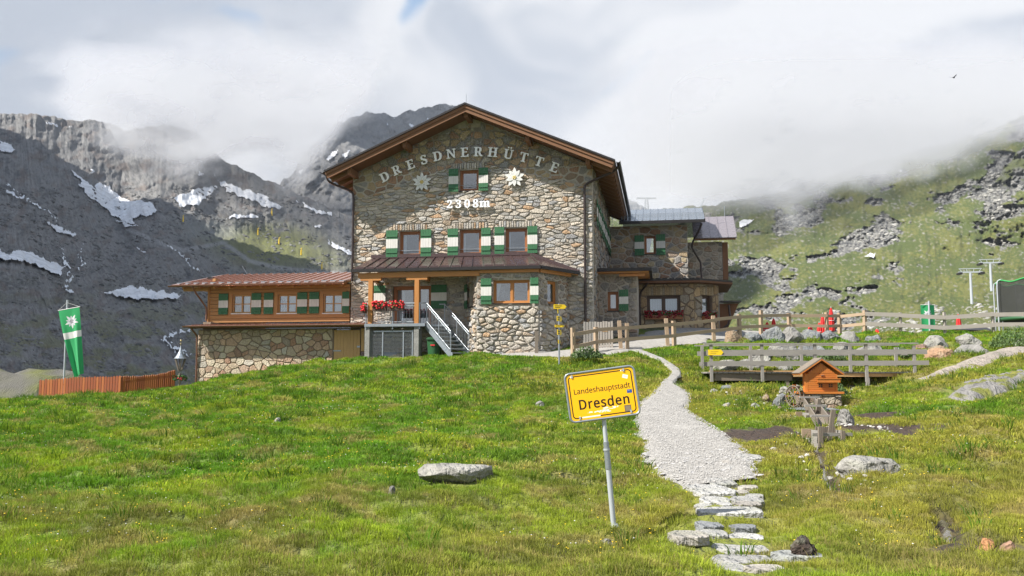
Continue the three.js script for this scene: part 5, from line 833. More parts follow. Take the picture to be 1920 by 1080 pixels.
// footbridge
{
  const t = thing('footbridge', 'long grey timber footbridge with three-board railing over the stream', 'bridge'), y = 1.79, A = [6.95, y, -32.6], B = [14.6, y, -32.4], R = rng(2), L = (q) => lerp(A[0], B[0], q), Z = (q) => lerp(A[2], B[2], q);
  for (let i = 0; i < 40; i++) part('deck_plank', bx(L(i / 40) + 0.01, y + 0.1, Z(i / 40) - 1.3, L((i + 1) / 40) - 0.012, y + 0.15 + 0.006 * R(), Z(i / 40) + 0.12), M.greyWood, t);
  part('girder', [bx(A[0] + 0.3, y - 0.16, A[2] - 0.1, 10.0, y + 0.095, A[2] + 0.08)], M.oldWood, t); part('girder', bx(10.02, y - 0.02, B[2] - 0.2, B[0] + 0.25, y + 0.095, B[2] + 0.02), M.doorWood, t); part('girder', bx(A[0], y - 0.16, A[2] - 1.25, B[0], y + 0.095, A[2] - 1.05), M.oldWood, t);
  part('edge_board', bx(A[0] + 0.1, y + 0.152, Z(0) + 0.0, 11.6, y + 0.2, Z(0) + 0.1), M.doorWood, t);
  for (const q of [0.02, 0.255, 0.5, 0.735, 0.955]) for (const side of [0, 1]) part('rail_post', bx(L(q) - 0.05, y - 0.2, Z(q) - 1.38 + side * 1.52, L(q) + 0.05, y + 1.12 - (q > 0.9 ? 0.05 : 0), Z(q) - 1.30 + side * 1.52), M.greyWood, t);
  for (const side of [0, 1]) { const dz = -1.38 + side * 1.60, z = A[2] + dz; part('rail_board', beam([A[0] + 0.05, y + 0.45, z], [B[0] + 0.15, y + 0.47, z + 0.2], 0.035, 0.16), M.greyWood, t); part('rail_board', beam([A[0] - 0.02, y + 0.84, z], [B[0] + 0.1, y + 0.86, z + 0.2], 0.035, 0.17), M.greyWood, t); part('hand_rail', beam([A[0] - 0.1, y + 1.14, z - 0.04], [B[0] - 0.2, y + 1.16, z + 0.16], 0.14, 0.045), M.greyWood, t); }
  part('trestle', [bx(9.75, y - 0.75, A[2] - 0.05, 9.9, y - 0.165, A[2] + 0.07), bx(9.4, y - 0.5, A[2] - 0.06, 10.4, y - 0.32, A[2] + 0.085)], M.oldWood, t); part('trestle', bx(12.6, y - 0.7, B[2] - 0.1, 12.72, y - 0.03, B[2] + 0.0), M.greyWood, t);
  const s = thing('arrow_sign', 'yellow arrow sign nailed to the left end of the footbridge railing', 'sign', [7.0, y + 0.84, A[2] + 0.26]); part('yellow_plate', prism([[-0.02, -0.1], [0.44, -0.1], [0.52, 0], [0.44, 0.1], [-0.02, 0.1]], 0, 0.015), M.yellow, s); part('lettering', [bx(0.06, 0.02, 0.016, 0.34, 0.04, 0.018), bx(0.06, -0.04, 0.016, 0.26, -0.02, 0.018)], std({ color: lin(0.5, 0.33, 0.02), roughness: 0.6 }), s);
}
// toy mill house over the stream
{
  const y0 = GY(8.15, -24.1) - 0.05, t = thing('model_mill', 'small orange wooden model mill on a stone plinth with a water wheel', 'model house', [8.15, 0, -24.0], -0.06), b = 1.36;
  const base = part('plinth', bx(-0.5, y0, -0.75, 0.5, b - 0.06, 0), M.mortarDark, t); layStones(base, stones({ outline: [[-0.5, y0 + 0.05], [0.5, y0 + 0.05], [0.5, b - 0.07], [-0.5, b - 0.07]], w: 0.26, h: 0.14, gap: 0.02, depth: 0.03, bevel: 0.012, palette: GREYS, seed: 99, jitter: 0.4, small: 0.2 }), 40);
  part('floor_board', bx(-0.54, b - 0.055, -0.8, 0.56, b, 0.06), M.millWood, t);
  const wallP = [[-0.33, b], [0.36, b], [0.36, b + 0.5], [0.015, b + 0.76], [-0.33, b + 0.5]];
  part('house_body', prism(wallP, -0.62, -0.06), M.millWood, t);
  for (let i = 0; i < 9; i++) part('log', bx(-0.34, b + 0.005 + i * 0.053, -0.06, 0.37, b + 0.052 + i * 0.053, -0.035 + 0.004 * (i % 2)), M.millWood, t);
  for (let i = 0; i < 12; i++) { const x = -0.32 + i * 0.056, top = b + 0.76 - Math.abs(x + 0.028 - 0.015) * 0.75; part('gable_board', bx(x, b + 0.485, -0.06, x + 0.052, top - 0.02, -0.03), M.millWood, t); }
  part('log_end', [bx(-0.42, b, -0.09, -0.345, b + 0.46, -0.03), bx(0.375, b, -0.09, 0.42, b + 0.46, -0.03)], M.millWood, t);
  const bal = sub('balcony', t); part('balcony_floor', bx(-0.12, b + 0.24, -0.03, 0.46, b + 0.26, 0.10), M.millWood, bal); part('balcony_front', bx(-0.12, b + 0.262, 0.08, 0.46, b + 0.33, 0.10), M.millWood, bal); part('balcony_cap', bx(-0.14, b + 0.332, 0.07, 0.48, b + 0.35, 0.115), M.millWood, bal);
  for (const x of [-0.02, 0.24]) { const w = sub('window', t); part('pane', bx(x - 0.05, b + 0.12, -0.03, x + 0.05, b + 0.2, -0.026), M.darkMetal, w); part('frame', [bx(x - 0.006, b + 0.12, -0.0255, x + 0.006, b + 0.2, -0.02), bx(x - 0.05, b + 0.155, -0.0255, x + 0.05, b + 0.163, -0.021)], M.millWood, w); }
  part('ornament', [rod([0.0, b + 0.42, -0.025], [0.08, b + 0.43, -0.025], 0.02, 6)], M.roofBeam, t);
  for (const s of [-1, 1]) { const rf = (o, d) => plate(s < 0 ? [[0.015, b + 0.86 + o, 0.06], [0.015, b + 0.86 + o, -0.75], [-0.58 + d, b + 0.46 + o, -0.75], [-0.58 + d, b + 0.46 + o, 0.06]] : [[0.015, b + 0.86 + o, -0.75], [0.015, b + 0.86 + o, 0.06], [0.58 - d, b + 0.46 + o, 0.06], [0.58 - d, b + 0.46 + o, -0.75]], 0.03); part('roof', rf(0, 0), M.millWood, t); part('roof_sheet', rf(0.035, -0.015), M.oldWood, t); }
  const wh = sub('water_wheel', t); wh.position.set(-0.68, b - 0.12, -0.1); wh.rotation.y = 0.5; const ring = new THREE.TorusGeometry(0.27, 0.015, 6, 28); ring.rotateY(Math.PI / 2); part('wheel_rim', [ring.clone().translate(-0.06, 0, 0), ring.clone().translate(0.06, 0, 0)], M.oldWood, wh);
  for (let i = 0; i < 12; i++) { const g = bx(-0.06, 0.2, -0.006, 0.06, 0.31, 0.006); g.rotateX(i * Math.PI / 6); part('paddle', g, i % 3 ? M.oldWood : M.millWood, wh); } for (let i = 0; i < 4; i++) { const g = bx(-0.05, -0.26, -0.012, -0.03, 0.26, 0.012); g.rotateX(i * Math.PI / 4); part('spoke', g, M.oldWood, wh); } part('axle', rod([-0.12, 0, 0], [0.3, 0, 0], 0.02, 8), M.zinc, wh);
}
// little wooden sluices below the mill
function sluice(x, z, turn, s, label) {
  const t = thing('wooden_sluice', label, 'sluice', [x, GY(x, z), z], turn, 'sluices in the ditch');
  part('side_board', bx(-0.24 * s, -0.18, -0.3, -0.2 * s, 0.2, 0.12), M.greyWood, t); part('side_board', bx(0.2 * s, -0.18, -0.3, 0.24 * s, 0.2, 0.12), M.greyWood, t); part('cross_board', bx(-0.36 * s, 0.1, 0.122, 0.42 * s, 0.16, 0.16), M.greyWood, t); part('cross_board', bx(-0.42 * s, 0.05, -0.2, -0.245 * s, 0.22, -0.17), M.fence, t);
  part('post', bx(-0.26 * s, -0.1, 0.162, -0.18 * s, 0.28 * s, 0.22), M.oldWood, t); part('post', bx(0.18 * s, -0.1, 0.162, 0.25 * s, 0.2 * s, 0.22), M.oldWood, t);
  const gate = part('gate_board', bx(-0.04, -0.1, 0.04, 0.05, 0.6 * s, 0.07), M.oldWood, t); gate.rotation.z = -0.18; part('back_board', bx(-0.195 * s, -0.15, -0.1, 0.195 * s, 0.26, -0.07), M.oldWood, t);
}
{ const t = thing('wooden_trough', 'open plank trough carrying water from the mill to the sluices', 'trough'), A = [7.25, ground(7.25, -22.3) + 0.22, -22.3], B = [6.2, ground(6.2, -18.2) + 0.1, -18.2], dx = 0.13; for (const s of [-1, 1]) part('side_board', beam([A[0] + s * dx, A[1], A[2]], [B[0] + s * dx, B[1], B[2]], 0.03, 0.2), M.oldWood, t); part('bottom_board', beam([A[0], A[1] - 0.08, A[2]], [B[0], B[1] - 0.08, B[2]], 0.22, 0.03), M.oldWood, t); for (const q of [0.05, 0.5, 0.95]) part('cross_tie', bx(lerp(A[0], B[0], q) - 0.24, lerp(A[1], B[1], q) + 0.1, lerp(A[2], B[2], q) - 0.04, lerp(A[0], B[0], q) + 0.24, lerp(A[1], B[1], q) + 0.14, lerp(A[2], B[2], q) + 0.04), M.greyWood, t); }
sluice(5.95, -17.3, 0.1, 1.0, 'lower grey plank sluice with a slanting gate board'); sluice(6.75, -20.4, 0.2, 0.85, 'upper grey plank sluice just below the model mill');
{
  const wat = new THREE.MeshPhysicalMaterial({ color: lin(0.10, 0.09, 0.07), roughness: 0.08, transmission: 0, ior: 1.33 });
  DITCH.forEach((d, i) => { const m = solo('ditch_water', strip(d.map(([x, z]) => [x - 0.08, z]), d.map(([x, z]) => [x + 0.08, z]), -0.13, 2, 40), wat, i ? 'thin water in the near right ditch' : 'thin water trickling down the ditch below the sluices', undefined, undefined, 'structure'); void m; });
}
// picket enclosure on the crest
{
  const t = thing('picket_fence', 'red-brown picket fence enclosure on the lawn crest, left', 'fence'), R = rng(12), A = [-20.85, -40.2], B = [-16.9, -39.4], C = [-15.75, -42.6];
  const run = (P, Q, n, mat) => { for (let i = 0; i < n; i++) { const q = (i + 0.5) / n, x = lerp(P[0], Q[0], q), z = lerp(P[1], Q[1], q), y = G0(x, z) + 0.02; const m = part('picket', prism([[-0.055, -0.15], [0.055, -0.15], [0.055, 0.92], [0.03, 0.97], [-0.03, 0.97], [-0.055, 0.92]], -0.012, 0.012), R() > 0.45 ? mat[0] : mat[1], t); m.position.set(x, y - 0.04 * R(), z); m.rotation.y = Math.atan2(-(Q[1] - P[1]), Q[0] - P[0]); } for (const h of [0.22, 0.72]) part('rail', beam([P[0], G0(...P) + h, P[1] - 0.03], [Q[0], G0(...Q) + h, Q[1] - 0.03], 0.03, 0.07), M.picketDark, t); };
  run(A, B, 30, [M.picket, M.picketDark]); run(B, C, 26, [M.picket, M.picketDark]);
}
function flagTexture(w, h, stripe, cx, cy, r) {
  const c = document.createElement('canvas'); c.width = w; c.height = h; const x = c.getContext('2d'); x.fillStyle = '#2aa763'; x.fillRect(0, 0, w, h);
  if (stripe) { x.fillStyle = '#eceae6'; x.fillRect(0, h * stripe[0], w, h * (stripe[1] - stripe[0])); }
  x.save(); x.translate(cx, cy); for (let i = 0; i < 10; i++) { x.rotate(Math.PI / 5); x.fillStyle = i % 2 ? '#e9e7ea' : '#cfccd6'; const l = i % 2 ? r : r * 0.8; x.beginPath(); x.moveTo(-r * 0.1, 0); x.quadraticCurveTo(-r * 0.26, l * 0.55, 0, l); x.quadraticCurveTo(r * 0.26, l * 0.55, r * 0.1, 0); x.fill(); }
  x.fillStyle = '#8d8a93'; for (let i = 0; i < 7; i++) { x.beginPath(); x.arc(i ? Math.cos(i) * r * 0.2 : 0, i ? Math.sin(i) * r * 0.2 : 0, r * 0.09, 0, 7); x.fill(); } x.restore();
  const t = new THREE.CanvasTexture(c); t.colorSpace = THREE.SRGBColorSpace; return t;
}
{
  const t = thing('flagpole', 'white flagpole with a green hanging flag bearing a white flower', 'flag', [-20.4, G0(-20.4, -41.5), -41.5]), y = t.position.y;
  part('pole', rod([0, -0.2, 0], [-0.02, 5.3 - y, 0], 0.04, 12), M.zincPaint, t);
  const g = new THREE.PlaneGeometry(1, 1, 16, 48), p = g.attributes.position;
  for (let i = 0; i < p.count; i++) { const u = p.getX(i) + 0.5, v = 0.5 - p.getY(i), lx = lerp(-0.37, 0.55, v ** 1.15), rx = lerp(0.57, 0.86, v ** 0.8); p.setXYZ(i, lerp(lx, rx, u), 4.79 - y + 0.17 * u - 3.02 * v, 0.07 + 0.10 * v * Math.sin(u * 9 + v * 2.5) + 0.05 * v * Math.sin(u * 17 + 1)); }
  g.computeVertexNormals(); part('flag_cloth', g, new THREE.MeshPhysicalMaterial({ map: flagTexture(300, 1000, [0.345, 0.44], 165, 190, 110), roughness: 0.85, transmission: 0.3, thickness: 0, side: THREE.DoubleSide }), t);
  part('cross_bar', rod([-0.40, 4.80 - y, 0.06], [0.60, 4.98 - y, 0.06], 0.018, 8), M.white, t); part('halyard', [rod([-0.39, 4.81 - y, 0.06], [-0.02, 5.17 - y, 0.03], 0.006, 4), rod([0.59, 4.98 - y, 0.06], [-0.02, 5.17 - y, 0.03], 0.006, 4)], M.white, t);
}
{ // cone-roofed lantern post with hanging basket
  const t = thing('ornamental_post', 'wooden post lantern with pointed metal roof and flower basket, left of the wing', 'lantern', [-15.32, 1.0, -42]), o = (h) => h - 1.0;
  part('post', rod([0, -0.3, 0], [0, o(1.95), 0], 0.05, 8), M.oldWood, t); const prof = [[0.31, 0], [0.22, 0.10], [0.12, 0.26], [0.06, 0.42], [0.012, 0.6]].map(([r, h]) => new THREE.Vector2(r, h)), c = new THREE.LatheGeometry(prof, 8); c.translate(0, o(2.62), 0); part('metal_roof', c, M.zinc, t); part('finial', [rod([0, o(3.2), 0], [0, o(3.5), 0], 0.012, 6), new THREE.SphereGeometry(0.05, 8, 6).translate(0, o(3.45), 0), new THREE.SphereGeometry(0.03, 8, 6).translate(0, o(3.3), 0)], std({ color: lin(0.4, 0.32, 0.16), metalness: 0.7, roughness: 0.4 }), t);
  for (let i = 0; i < 6; i++) { const a = i * Math.PI / 3; part('strut', beam([Math.cos(a) * 0.25, o(2.62), Math.sin(a) * 0.25], [Math.cos(a) * 0.06, o(2.05), Math.sin(a) * 0.06], 0.04, 0.05), M.oldWood, t); }
  const R = rng(4), g = [], f = []; for (let i = 0; i < 120; i++) { const q = new THREE.CircleGeometry(0.05, 6); q.rotateX(R() * 3); q.rotateY(R() * 6); const a = R() * 6.3, r = 0.3 * Math.sqrt(R()); q.translate(Math.cos(a) * r, o(1.62) + 0.3 * R() * (1 - r), Math.sin(a) * r); (i % 7 ? g : f).push(q); } part('basket_foliage', g, M.leaf, t).userData.kind = 'stuff'; part('basket_blossom', f, M.red, t).userData.kind = 'stuff';
}
{ // gravel heap beyond the crest
  const g = boulder(1, 5.2, 3.2, 5, 21, 5, 0.3), hp = g.attributes.position; for (let i = 0; i < hp.count; i++) hp.setY(i, hp.getY(i) + 0.22 * fbm(hp.getX(i) * 1.1, 2, hp.getZ(i) * 1.1, 5)); g.computeVertexNormals(); paint(g, (x, y, z) => mix3([0.12, 0.115, 0.10], [0.13, 0.14, 0.04], sstep(-0.1, 0.4, fbm(x * 0.8, y, z * 0.8, 3)))); g.translate(-28.6, -0.5, -52); solo('gravel_heap', g, M.rock, 'rounded heap of gravel and thin turf beyond the picket fence', undefined, undefined, 'structure');
}
// small far markers
function sloper(m, u, v) { return m.userData.spot(u, v); }
[[343, 416, 'yellow padded pole on the grey slope, farthest left of the markers'], [509, 404, 'yellow padded pole beside the flat snow patch'], [484, 441, 'yellow padded pole highest on the green slope'], [524, 459, 'yellow padded pole in the middle of the green slope'], [566, 479, 'yellow padded pole low on the green slope'], [605, 506, 'yellow padded pole just above the timber wing roof']].forEach(([u, v, l]) => {
  const p = sloper(west, u, v), k = -p[2] / 400, t = thing('marker_pole', l, 'pole', p, 0, 'yellow poles on the far slope'); part('pad', rod([0, 0, 0], [0, 2.3 * k, 0], 0.32 * k, 8), M.yellow, t); part('head', rod([0, 2.3 * k, 0], [0.1 * k, 3.2 * k, 0], 0.12 * k, 6), M.yellow, t); part('nozzle', rod([-0.3 * k, 2.9 * k, 0], [0.5 * k, 3.3 * k, 0], 0.1 * k, 6), M.yellow, t); });
[[95, 687, 'small orange winged marker above the left end of the picket fence'], [163, 696, 'small orange winged marker right of the green flag']].forEach(([u, v, l]) => { const p = sloper(west, u, v), k = -p[2] / 130, t = thing('orange_marker', l, 'marker', [p[0], p[1] - 0.4 * k, p[2] + 2], 0, 'orange markers'); part('stake', rod([0, -0.8 * k, 0], [0, 0.4 * k, 0], 0.03 * k, 6), M.greyWood, t); part('wing', plate([[0, 0.3 * k, 0.02], [0.45 * k, 0.42 * k, 0.02], [0.4 * k, 0.72 * k, 0.02], [0.05 * k, 0.55 * k, 0.02]], 0.02), M.orange, t); part('wing', plate([[-0.5 * k, 0.75 * k, 0.05], [-0.45 * k, 0.4 * k, 0.05], [0.02 * k, 0.3 * k, 0.05], [-0.02 * k, 0.5 * k, 0.05]], 0.02), M.orange, t); });
[[1815, 553, 212, 6.1, 'nearer chairlift pylon on the grassy hillside, right'], [1853, 528, 222, 5.4, 'farther chairlift pylon higher on the grassy hillside']].forEach(([u, v, D, h, l]) => {
  const x = bear(u) * D * 1.0, y = EYE + rise(v) * D, t = thing('lift_pylon', l, 'pylon', [x, y - 1, -D], -0.2, 'chairlift pylons'); part('mast', rod([0, -1.5, 0], [0, h, 0], 0.36, 12, 0.28), M.zincPaint, t); part('cross_arm', bx(-2.6, h, -0.2, 2.6, h + 0.3, 0.2), M.zincPaint, t); part('top_frame', [beam([-2.5, h + 1.0, 0], [2.5, h + 1.0, 0], 0.14, 0.14), beam([-1.9, h + 0.3, 0], [-2.4, h + 1.0, 0], 0.1, 0.1), beam([1.9, h + 0.3, 0], [2.4, h + 1.0, 0], 0.1, 0.1), beam([-0.7, h + 0.3, 0], [-0.8, h + 1.0, 0], 0.1, 0.1), beam([0.7, h + 0.3, 0], [0.8, h + 1.0, 0], 0.1, 0.1)], M.zincPaint, t);
  for (const s of [-1, 1]) part('sheave_train', [bx(s * 2.4 - 0.4, h - 0.4, -1.2, s * 2.4 + 0.4, h + 0.05, 1.2)], M.darkMetal, t); });
{ const x = bear(1213) * 640, y = EYE + rise(398) * 640, t = thing('lattice_mast', 'faint lattice mast in the cloud above the annex roof', 'mast', [x, y - 6, -640]); const g = []; for (const [a, b] of [[-1, -1], [1, -1], [1, 1], [-1, 1]]) g.push(rod([a * 2.2, -12, b * 2.2], [a * 0.8, 17, b * 0.8], 0.22, 5)); for (let k = 0; k < 9; k++) { const y1 = k * 1.9, w = 1.6 - k * 0.08; g.push(rod([-w, y1, w], [w, y1 + 1.9, w], 0.12, 4), rod([w, y1, w], [-w, y1 + 1.9, w], 0.12, 4)); } part('lattice', g, M.zincPaint, t); part('cross_arm', bx(-7, 16, -0.4, 7, 17, 0.4), M.zincPaint, t); }
{ const x = bear(640) * 560, t = thing('lift_mast', 'thin dark lift mast on the ridge just left of the gable', 'mast', [sloper(west, 636, 408)[0], sloper(west, 636, 408)[1] - 2, sloper(west, 636, 408)[2]]); void x; part('mast', rod([0, 0, 0], [0, 14, 0], 0.3, 6), M.darkMetal, t); part('cross_arm', bx(-3, 13.2, -0.2, 3, 13.8, 0.2), M.darkMetal, t); }
{ const t = thing('bird', 'tiny dark bird gliding high on the right', 'bird', [75.2, 52.7, -150], 0.4); const body = new THREE.SphereGeometry(0.12, 8, 6); body.scale(2.4, 0.9, 0.9); part('body', body, M.black, t); part('wing', plate([[0.1, 0.02, 0], [-0.15, 0.02, 0], [-0.25, 0.25, -0.75], [-0.05, 0.25, -0.7]], 0.02), M.black, t); part('wing', plate([[-0.15, 0.02, 0], [0.1, 0.02, 0], [-0.05, 0.25, 0.7], [-0.25, 0.25, 0.75]], 0.02), M.black, t); }
// terrace with folded parasols beyond the road
[[16.75, 5.55, -58, 1.7, 'tall folded red parasol right of the left pair on the terrace'], [16.42, 5.33, -58.3, 1.5, 'folded red parasol in the middle of the left trio'], [16.1, 5.05, -57.6, 1.2, 'lowest folded red parasol of the left trio'], [20.46, 6.25, -58, 2.2, 'tallest folded red parasol beside the fence corner'], [20.05, 5.88, -58.4, 2.0, 'second tallest folded red parasol beside the fence corner'], [19.6, 5.27, -57.8, 1.4, 'folded red parasol just left of the tall pair'], [19.28, 5.15, -58.6, 1.3, 'folded red parasol two left of the tall pair'], [18.95, 4.95, -57.5, 1.0, 'shortest folded red parasol left of the tall pair'], [22.5, 4.78, -58, 1.2, 'folded red parasol low behind the pale fence, left of two'], [23.35, 4.86, -58, 1.2, 'folded red parasol low behind the pale fence, right of two'], [28.6, 5.85, -58, 1.6, 'folded red parasol above the dark hut roof']].forEach(([x, y, z, h, l], i) => {
  const g0 = ground(x, z), t = thing('folded_parasol', l, 'parasol', [x, g0, z], i * 0.7, 'folded red parasols on the terrace'), top = y - g0; part('pole', rod([0, -0.1, 0], [0, top + 0.06, 0], 0.025, 8), M.zincPaint, t);
  const L = Math.min(1.55, top - 0.1), prof = [[0.09, 0], [0.16, 0.05], [0.15, 0.3], [0.125, 0.62], [0.075, 0.88], [0.015, 1]].map(([r, q]) => new THREE.Vector2(r, q * L)), c = new THREE.LatheGeometry(prof, 28), p = c.attributes.position; for (let k = 0; k < p.count; k++) { const a = Math.atan2(p.getZ(k), p.getX(k)), f = 1 + 0.28 * Math.sin(a * 7); p.setX(k, p.getX(k) * f); p.setZ(k, p.getZ(k) * f); } c.computeVertexNormals(); c.translate(0, top - L, 0); part('folded_canopy', c, M.umbrella, t); part('tie', new THREE.TorusGeometry(0.15, 0.018, 6, 18).rotateX(Math.PI / 2).translate(0, top - L * 0.55, 0), M.white, t); });
{ const t = thing('terrace_wall', 'long rust-brown terrace wall behind the pale fence', 'wall', [0, 0, 0]); for (let i = 0; i < 7; i++) part('wall_panel', bx(18.2 + i * 1.35, 3.2, -54.1, 19.54 + i * 1.35, 4.32, -54), std({ color: lin(0.15, 0.085, 0.07), roughness: 0.8, map: at(speckT, 0.4) }), t); part('coping', bx(18.1, 4.321, -54.2, 27.7, 4.38, -53.95), M.oldWood, t); part('deck_edge', bx(9, 3.4, -53.6, 18.1, 4.33, -53.4), M.oldWood, t); }
{ const t = thing('low_hut', 'low dark hut roof behind the pale fence under the parasol', 'hut', [27.3, 3.6, -55], -0.1); part('hut_wall', bx(-1.0, 0, -0.8, 1.2, 1.0, 0.6), M.oldWood, t); part('hut_roof', [plate([[-1.3, 1.05, 0.9], [1.4, 0.95, 0.9], [1.4, 1.25, -0.1], [-1.3, 1.35, -0.1]], 0.08), plate([[-1.3, 1.35, -0.12], [1.4, 1.25, -0.12], [1.4, 0.9, -1.2], [-1.3, 0.95, -1.2]], 0.08)], M.darkMetal, t); }
{ const y = ground(25.8, -56), t = thing('banner_flag', 'green banner with a white flower on a pole behind the pale fence', 'flag', [25.8, y, -56]); part('pole', rod([0, -0.2, 0], [0.03, 6.5 - y, 0], 0.05, 10), M.zincPaint, t); const g = new THREE.PlaneGeometry(0.84, 1.9, 10, 12), p = g.attributes.position; for (let i = 0; i < p.count; i++) p.setZ(i, 0.05 * Math.sin(p.getX(i) * 7 + p.getY(i))); g.computeVertexNormals(); g.translate(0, 5.3 - y, -0.12); part('banner_cloth', g, new THREE.MeshPhysicalMaterial({ map: flagTexture(420, 950, null, 200, 290, 150), roughness: 0.85, transmission: 0.3, thickness: 0, side: THREE.DoubleSide }), t); part('cross_bar', rod([-0.44, 6.26 - y, -0.1], [0.44, 6.26 - y, -0.1], 0.02, 6), M.white, t); }
{ // trampoline net at the right edge
  const y = ground(26.6, -46), t = thing('trampoline', 'garden trampoline with black safety net and green rim, right edge', 'trampoline', [27.1, y, -46.4]), n = 8, r = 1.95, net = std({ color: lin(0.03, 0.032, 0.03), roughness: 0.9, transparent: true, opacity: 0.82, side: THREE.DoubleSide }), top = 2.75, bed = 0.75;
  const cyl = new THREE.CylinderGeometry(r, r, top - bed, 40, 6, true), p = cyl.attributes.position; for (let i = 0; i < p.count; i++) { const a = Math.atan2(p.getZ(i), p.getX(i)), q = p.getY(i) / (top - bed) + 0.5; p.setY(i, p.getY(i) + (q > 0.9 ? -0.13 * (0.5 - 0.5 * Math.cos(a * n)) : 0)); } cyl.computeVertexNormals(); cyl.translate(0, (top + bed) / 2, 0); part('safety_net', cyl, net, t);
  const rim = []; for (let i = 0; i <= 80; i++) { const a = i / 80 * Math.PI * 2; rim.push([Math.cos(a) * r, top - 0.13 * (0.5 - 0.5 * Math.cos(a * n)), Math.sin(a) * r]); } part('net_rim', tube(rim, 0.035, 120, 6, 0.5), std({ color: lin(0.03, 0.32, 0.08), roughness: 0.6 }), t); part('frame_pad', [new THREE.TorusGeometry(r, 0.1, 8, 48).rotateX(Math.PI / 2).translate(0, bed, 0)], M.binGreen, t); part('jump_mat', new THREE.CylinderGeometry(r - 0.05, r - 0.05, 0.03, 40).translate(0, bed, 0), M.black, t);
  for (let i = 0; i < n; i++) { const a = i / n * Math.PI * 2, c = Math.cos(a), s = Math.sin(a); part('net_pole', tube([[c * (r + 0.2), 0, s * (r + 0.2)], [c * (r + 0.2), top - 0.3, s * (r + 0.2)], [c * (r + 0.16), top - 0.02, s * (r + 0.16)], [c * r, top + 0.05, s * r]], 0.035, 16, 6), M.zincPaint, t); part('leg', rod([c * r, -0.1, s * r], [c * r, bed, s * r], 0.03, 6), M.zinc, t); }
}

// ---------------------------------------------------------------- stones in the meadow
const GREYROCK = [0.23, 0.222, 0.21], PALE = [0.29, 0.28, 0.255], WARM = [0.26, 0.185, 0.12], SLATE = [0.18, 0.19, 0.20];
const mottled = (c, s) => (x, y, z) => { const n = fbm(x * 2.4 + s, y * 2.4, z * 2.4, 4), l = sstep(0.15, 0.4, fbm(x * 6, y * 6 + s, z * 6, 3)); return mix3(c.map((k) => k * (1 + 0.35 * n)), [0.31, 0.32, 0.24], 0.4 * l); };
function rock(x, z, w, h, d, c, seed, label, o = {}) { const g = paint(boulder(1, w / 2, h, d / 2, seed, o.detail ?? 3, o.rough ?? 0.25, o.flat), mottled(c, seed)); const m = solo(o.name ?? 'boulder', g, M.rock, label, 'rock', o.group); m.position.set(x, ground(x, z) + (o.lift ?? 0), z); m.rotation.y = o.turn ?? 0; return m; }
rock(-0.8, -12.95, 1.10, 0.20, 0.62, PALE, 5, 'large flat pale rock lying in the lawn left of the town sign', { flat: 0.5, detail: 4, lift: 0.10, turn: 0.12, rough: 0.18, name: 'flat_rock' });
rock(-1.88, -14.4, 0.22, 0.06, 0.2, PALE, 7, 'small pale stone just left of the large flat rock', { name: 'field_stone' });
rock(0.73, -23.8, 0.26, 0.12, 0.25, GREYROCK, 8, 'small mottled stone in the lawn left of the sign board', { name: 'field_stone', lift: 0.05 });
rock(-5.48, -21.4, 0.16, 0.09, 0.2, PALE, 9, 'little white stone in the left lawn', { name: 'field_stone', lift: 0.06 });
rock(-1.6, -12.3, 0.1, 0.08, 0.1, GREYROCK, 19, 'tiny upright stone at the left foot of the large flat rock', { name: 'field_stone', lift: 0.03 });
rock(5.42, -13.75, 1.1, 0.30, 0.75, PALE, 31, 'large rounded boulder in the right meadow', { detail: 4, lift: 0.06, rough: 0.3, flat: 0.5 });
rock(4.95, -14.6, 0.5, 0.09, 0.3, PALE, 12, 'flat stone at the left shoulder of the large boulder', { name: 'field_stone', lift: 0.04 });
rock(6.03, -16.3, 0.42, 0.08, 0.45, PALE, 13, 'flat pale stone behind the large boulder', { name: 'field_stone', flat: 0.5, lift: 0.03 });
rock(6.55, -18.0, 0.34, 0.3, 0.3, GREYROCK, 14, 'rounded stone right of the lower sluice', { lift: 0.08 });
rock(4.98, -9.75, 0.2, 0.14, 0.16, [0.45, 0.22, 0.1], 15, 'orange-brown stone in the near right ditch', { name: 'field_stone', lift: 0.04 });
rock(5.1, -9.55, 0.16, 0.1, 0.14, [0.3, 0.18, 0.12], 16, 'dark brown stone below the orange one in the ditch', { name: 'field_stone' });
rock(2.82, -9.02, 0.24, 0.12, 0.18, [0.045, 0.03, 0.022], 17, 'clod of dark peat lying on the right-hand path slab', { name: 'peat_clod', lift: 0.06, rough: 0.9, detail: 4 });
rock(1.05, -10.45, 0.16, 0.05, 0.1, GREYROCK, 18, 'flat stone in front of the town sign foot', { name: 'field_stone' });
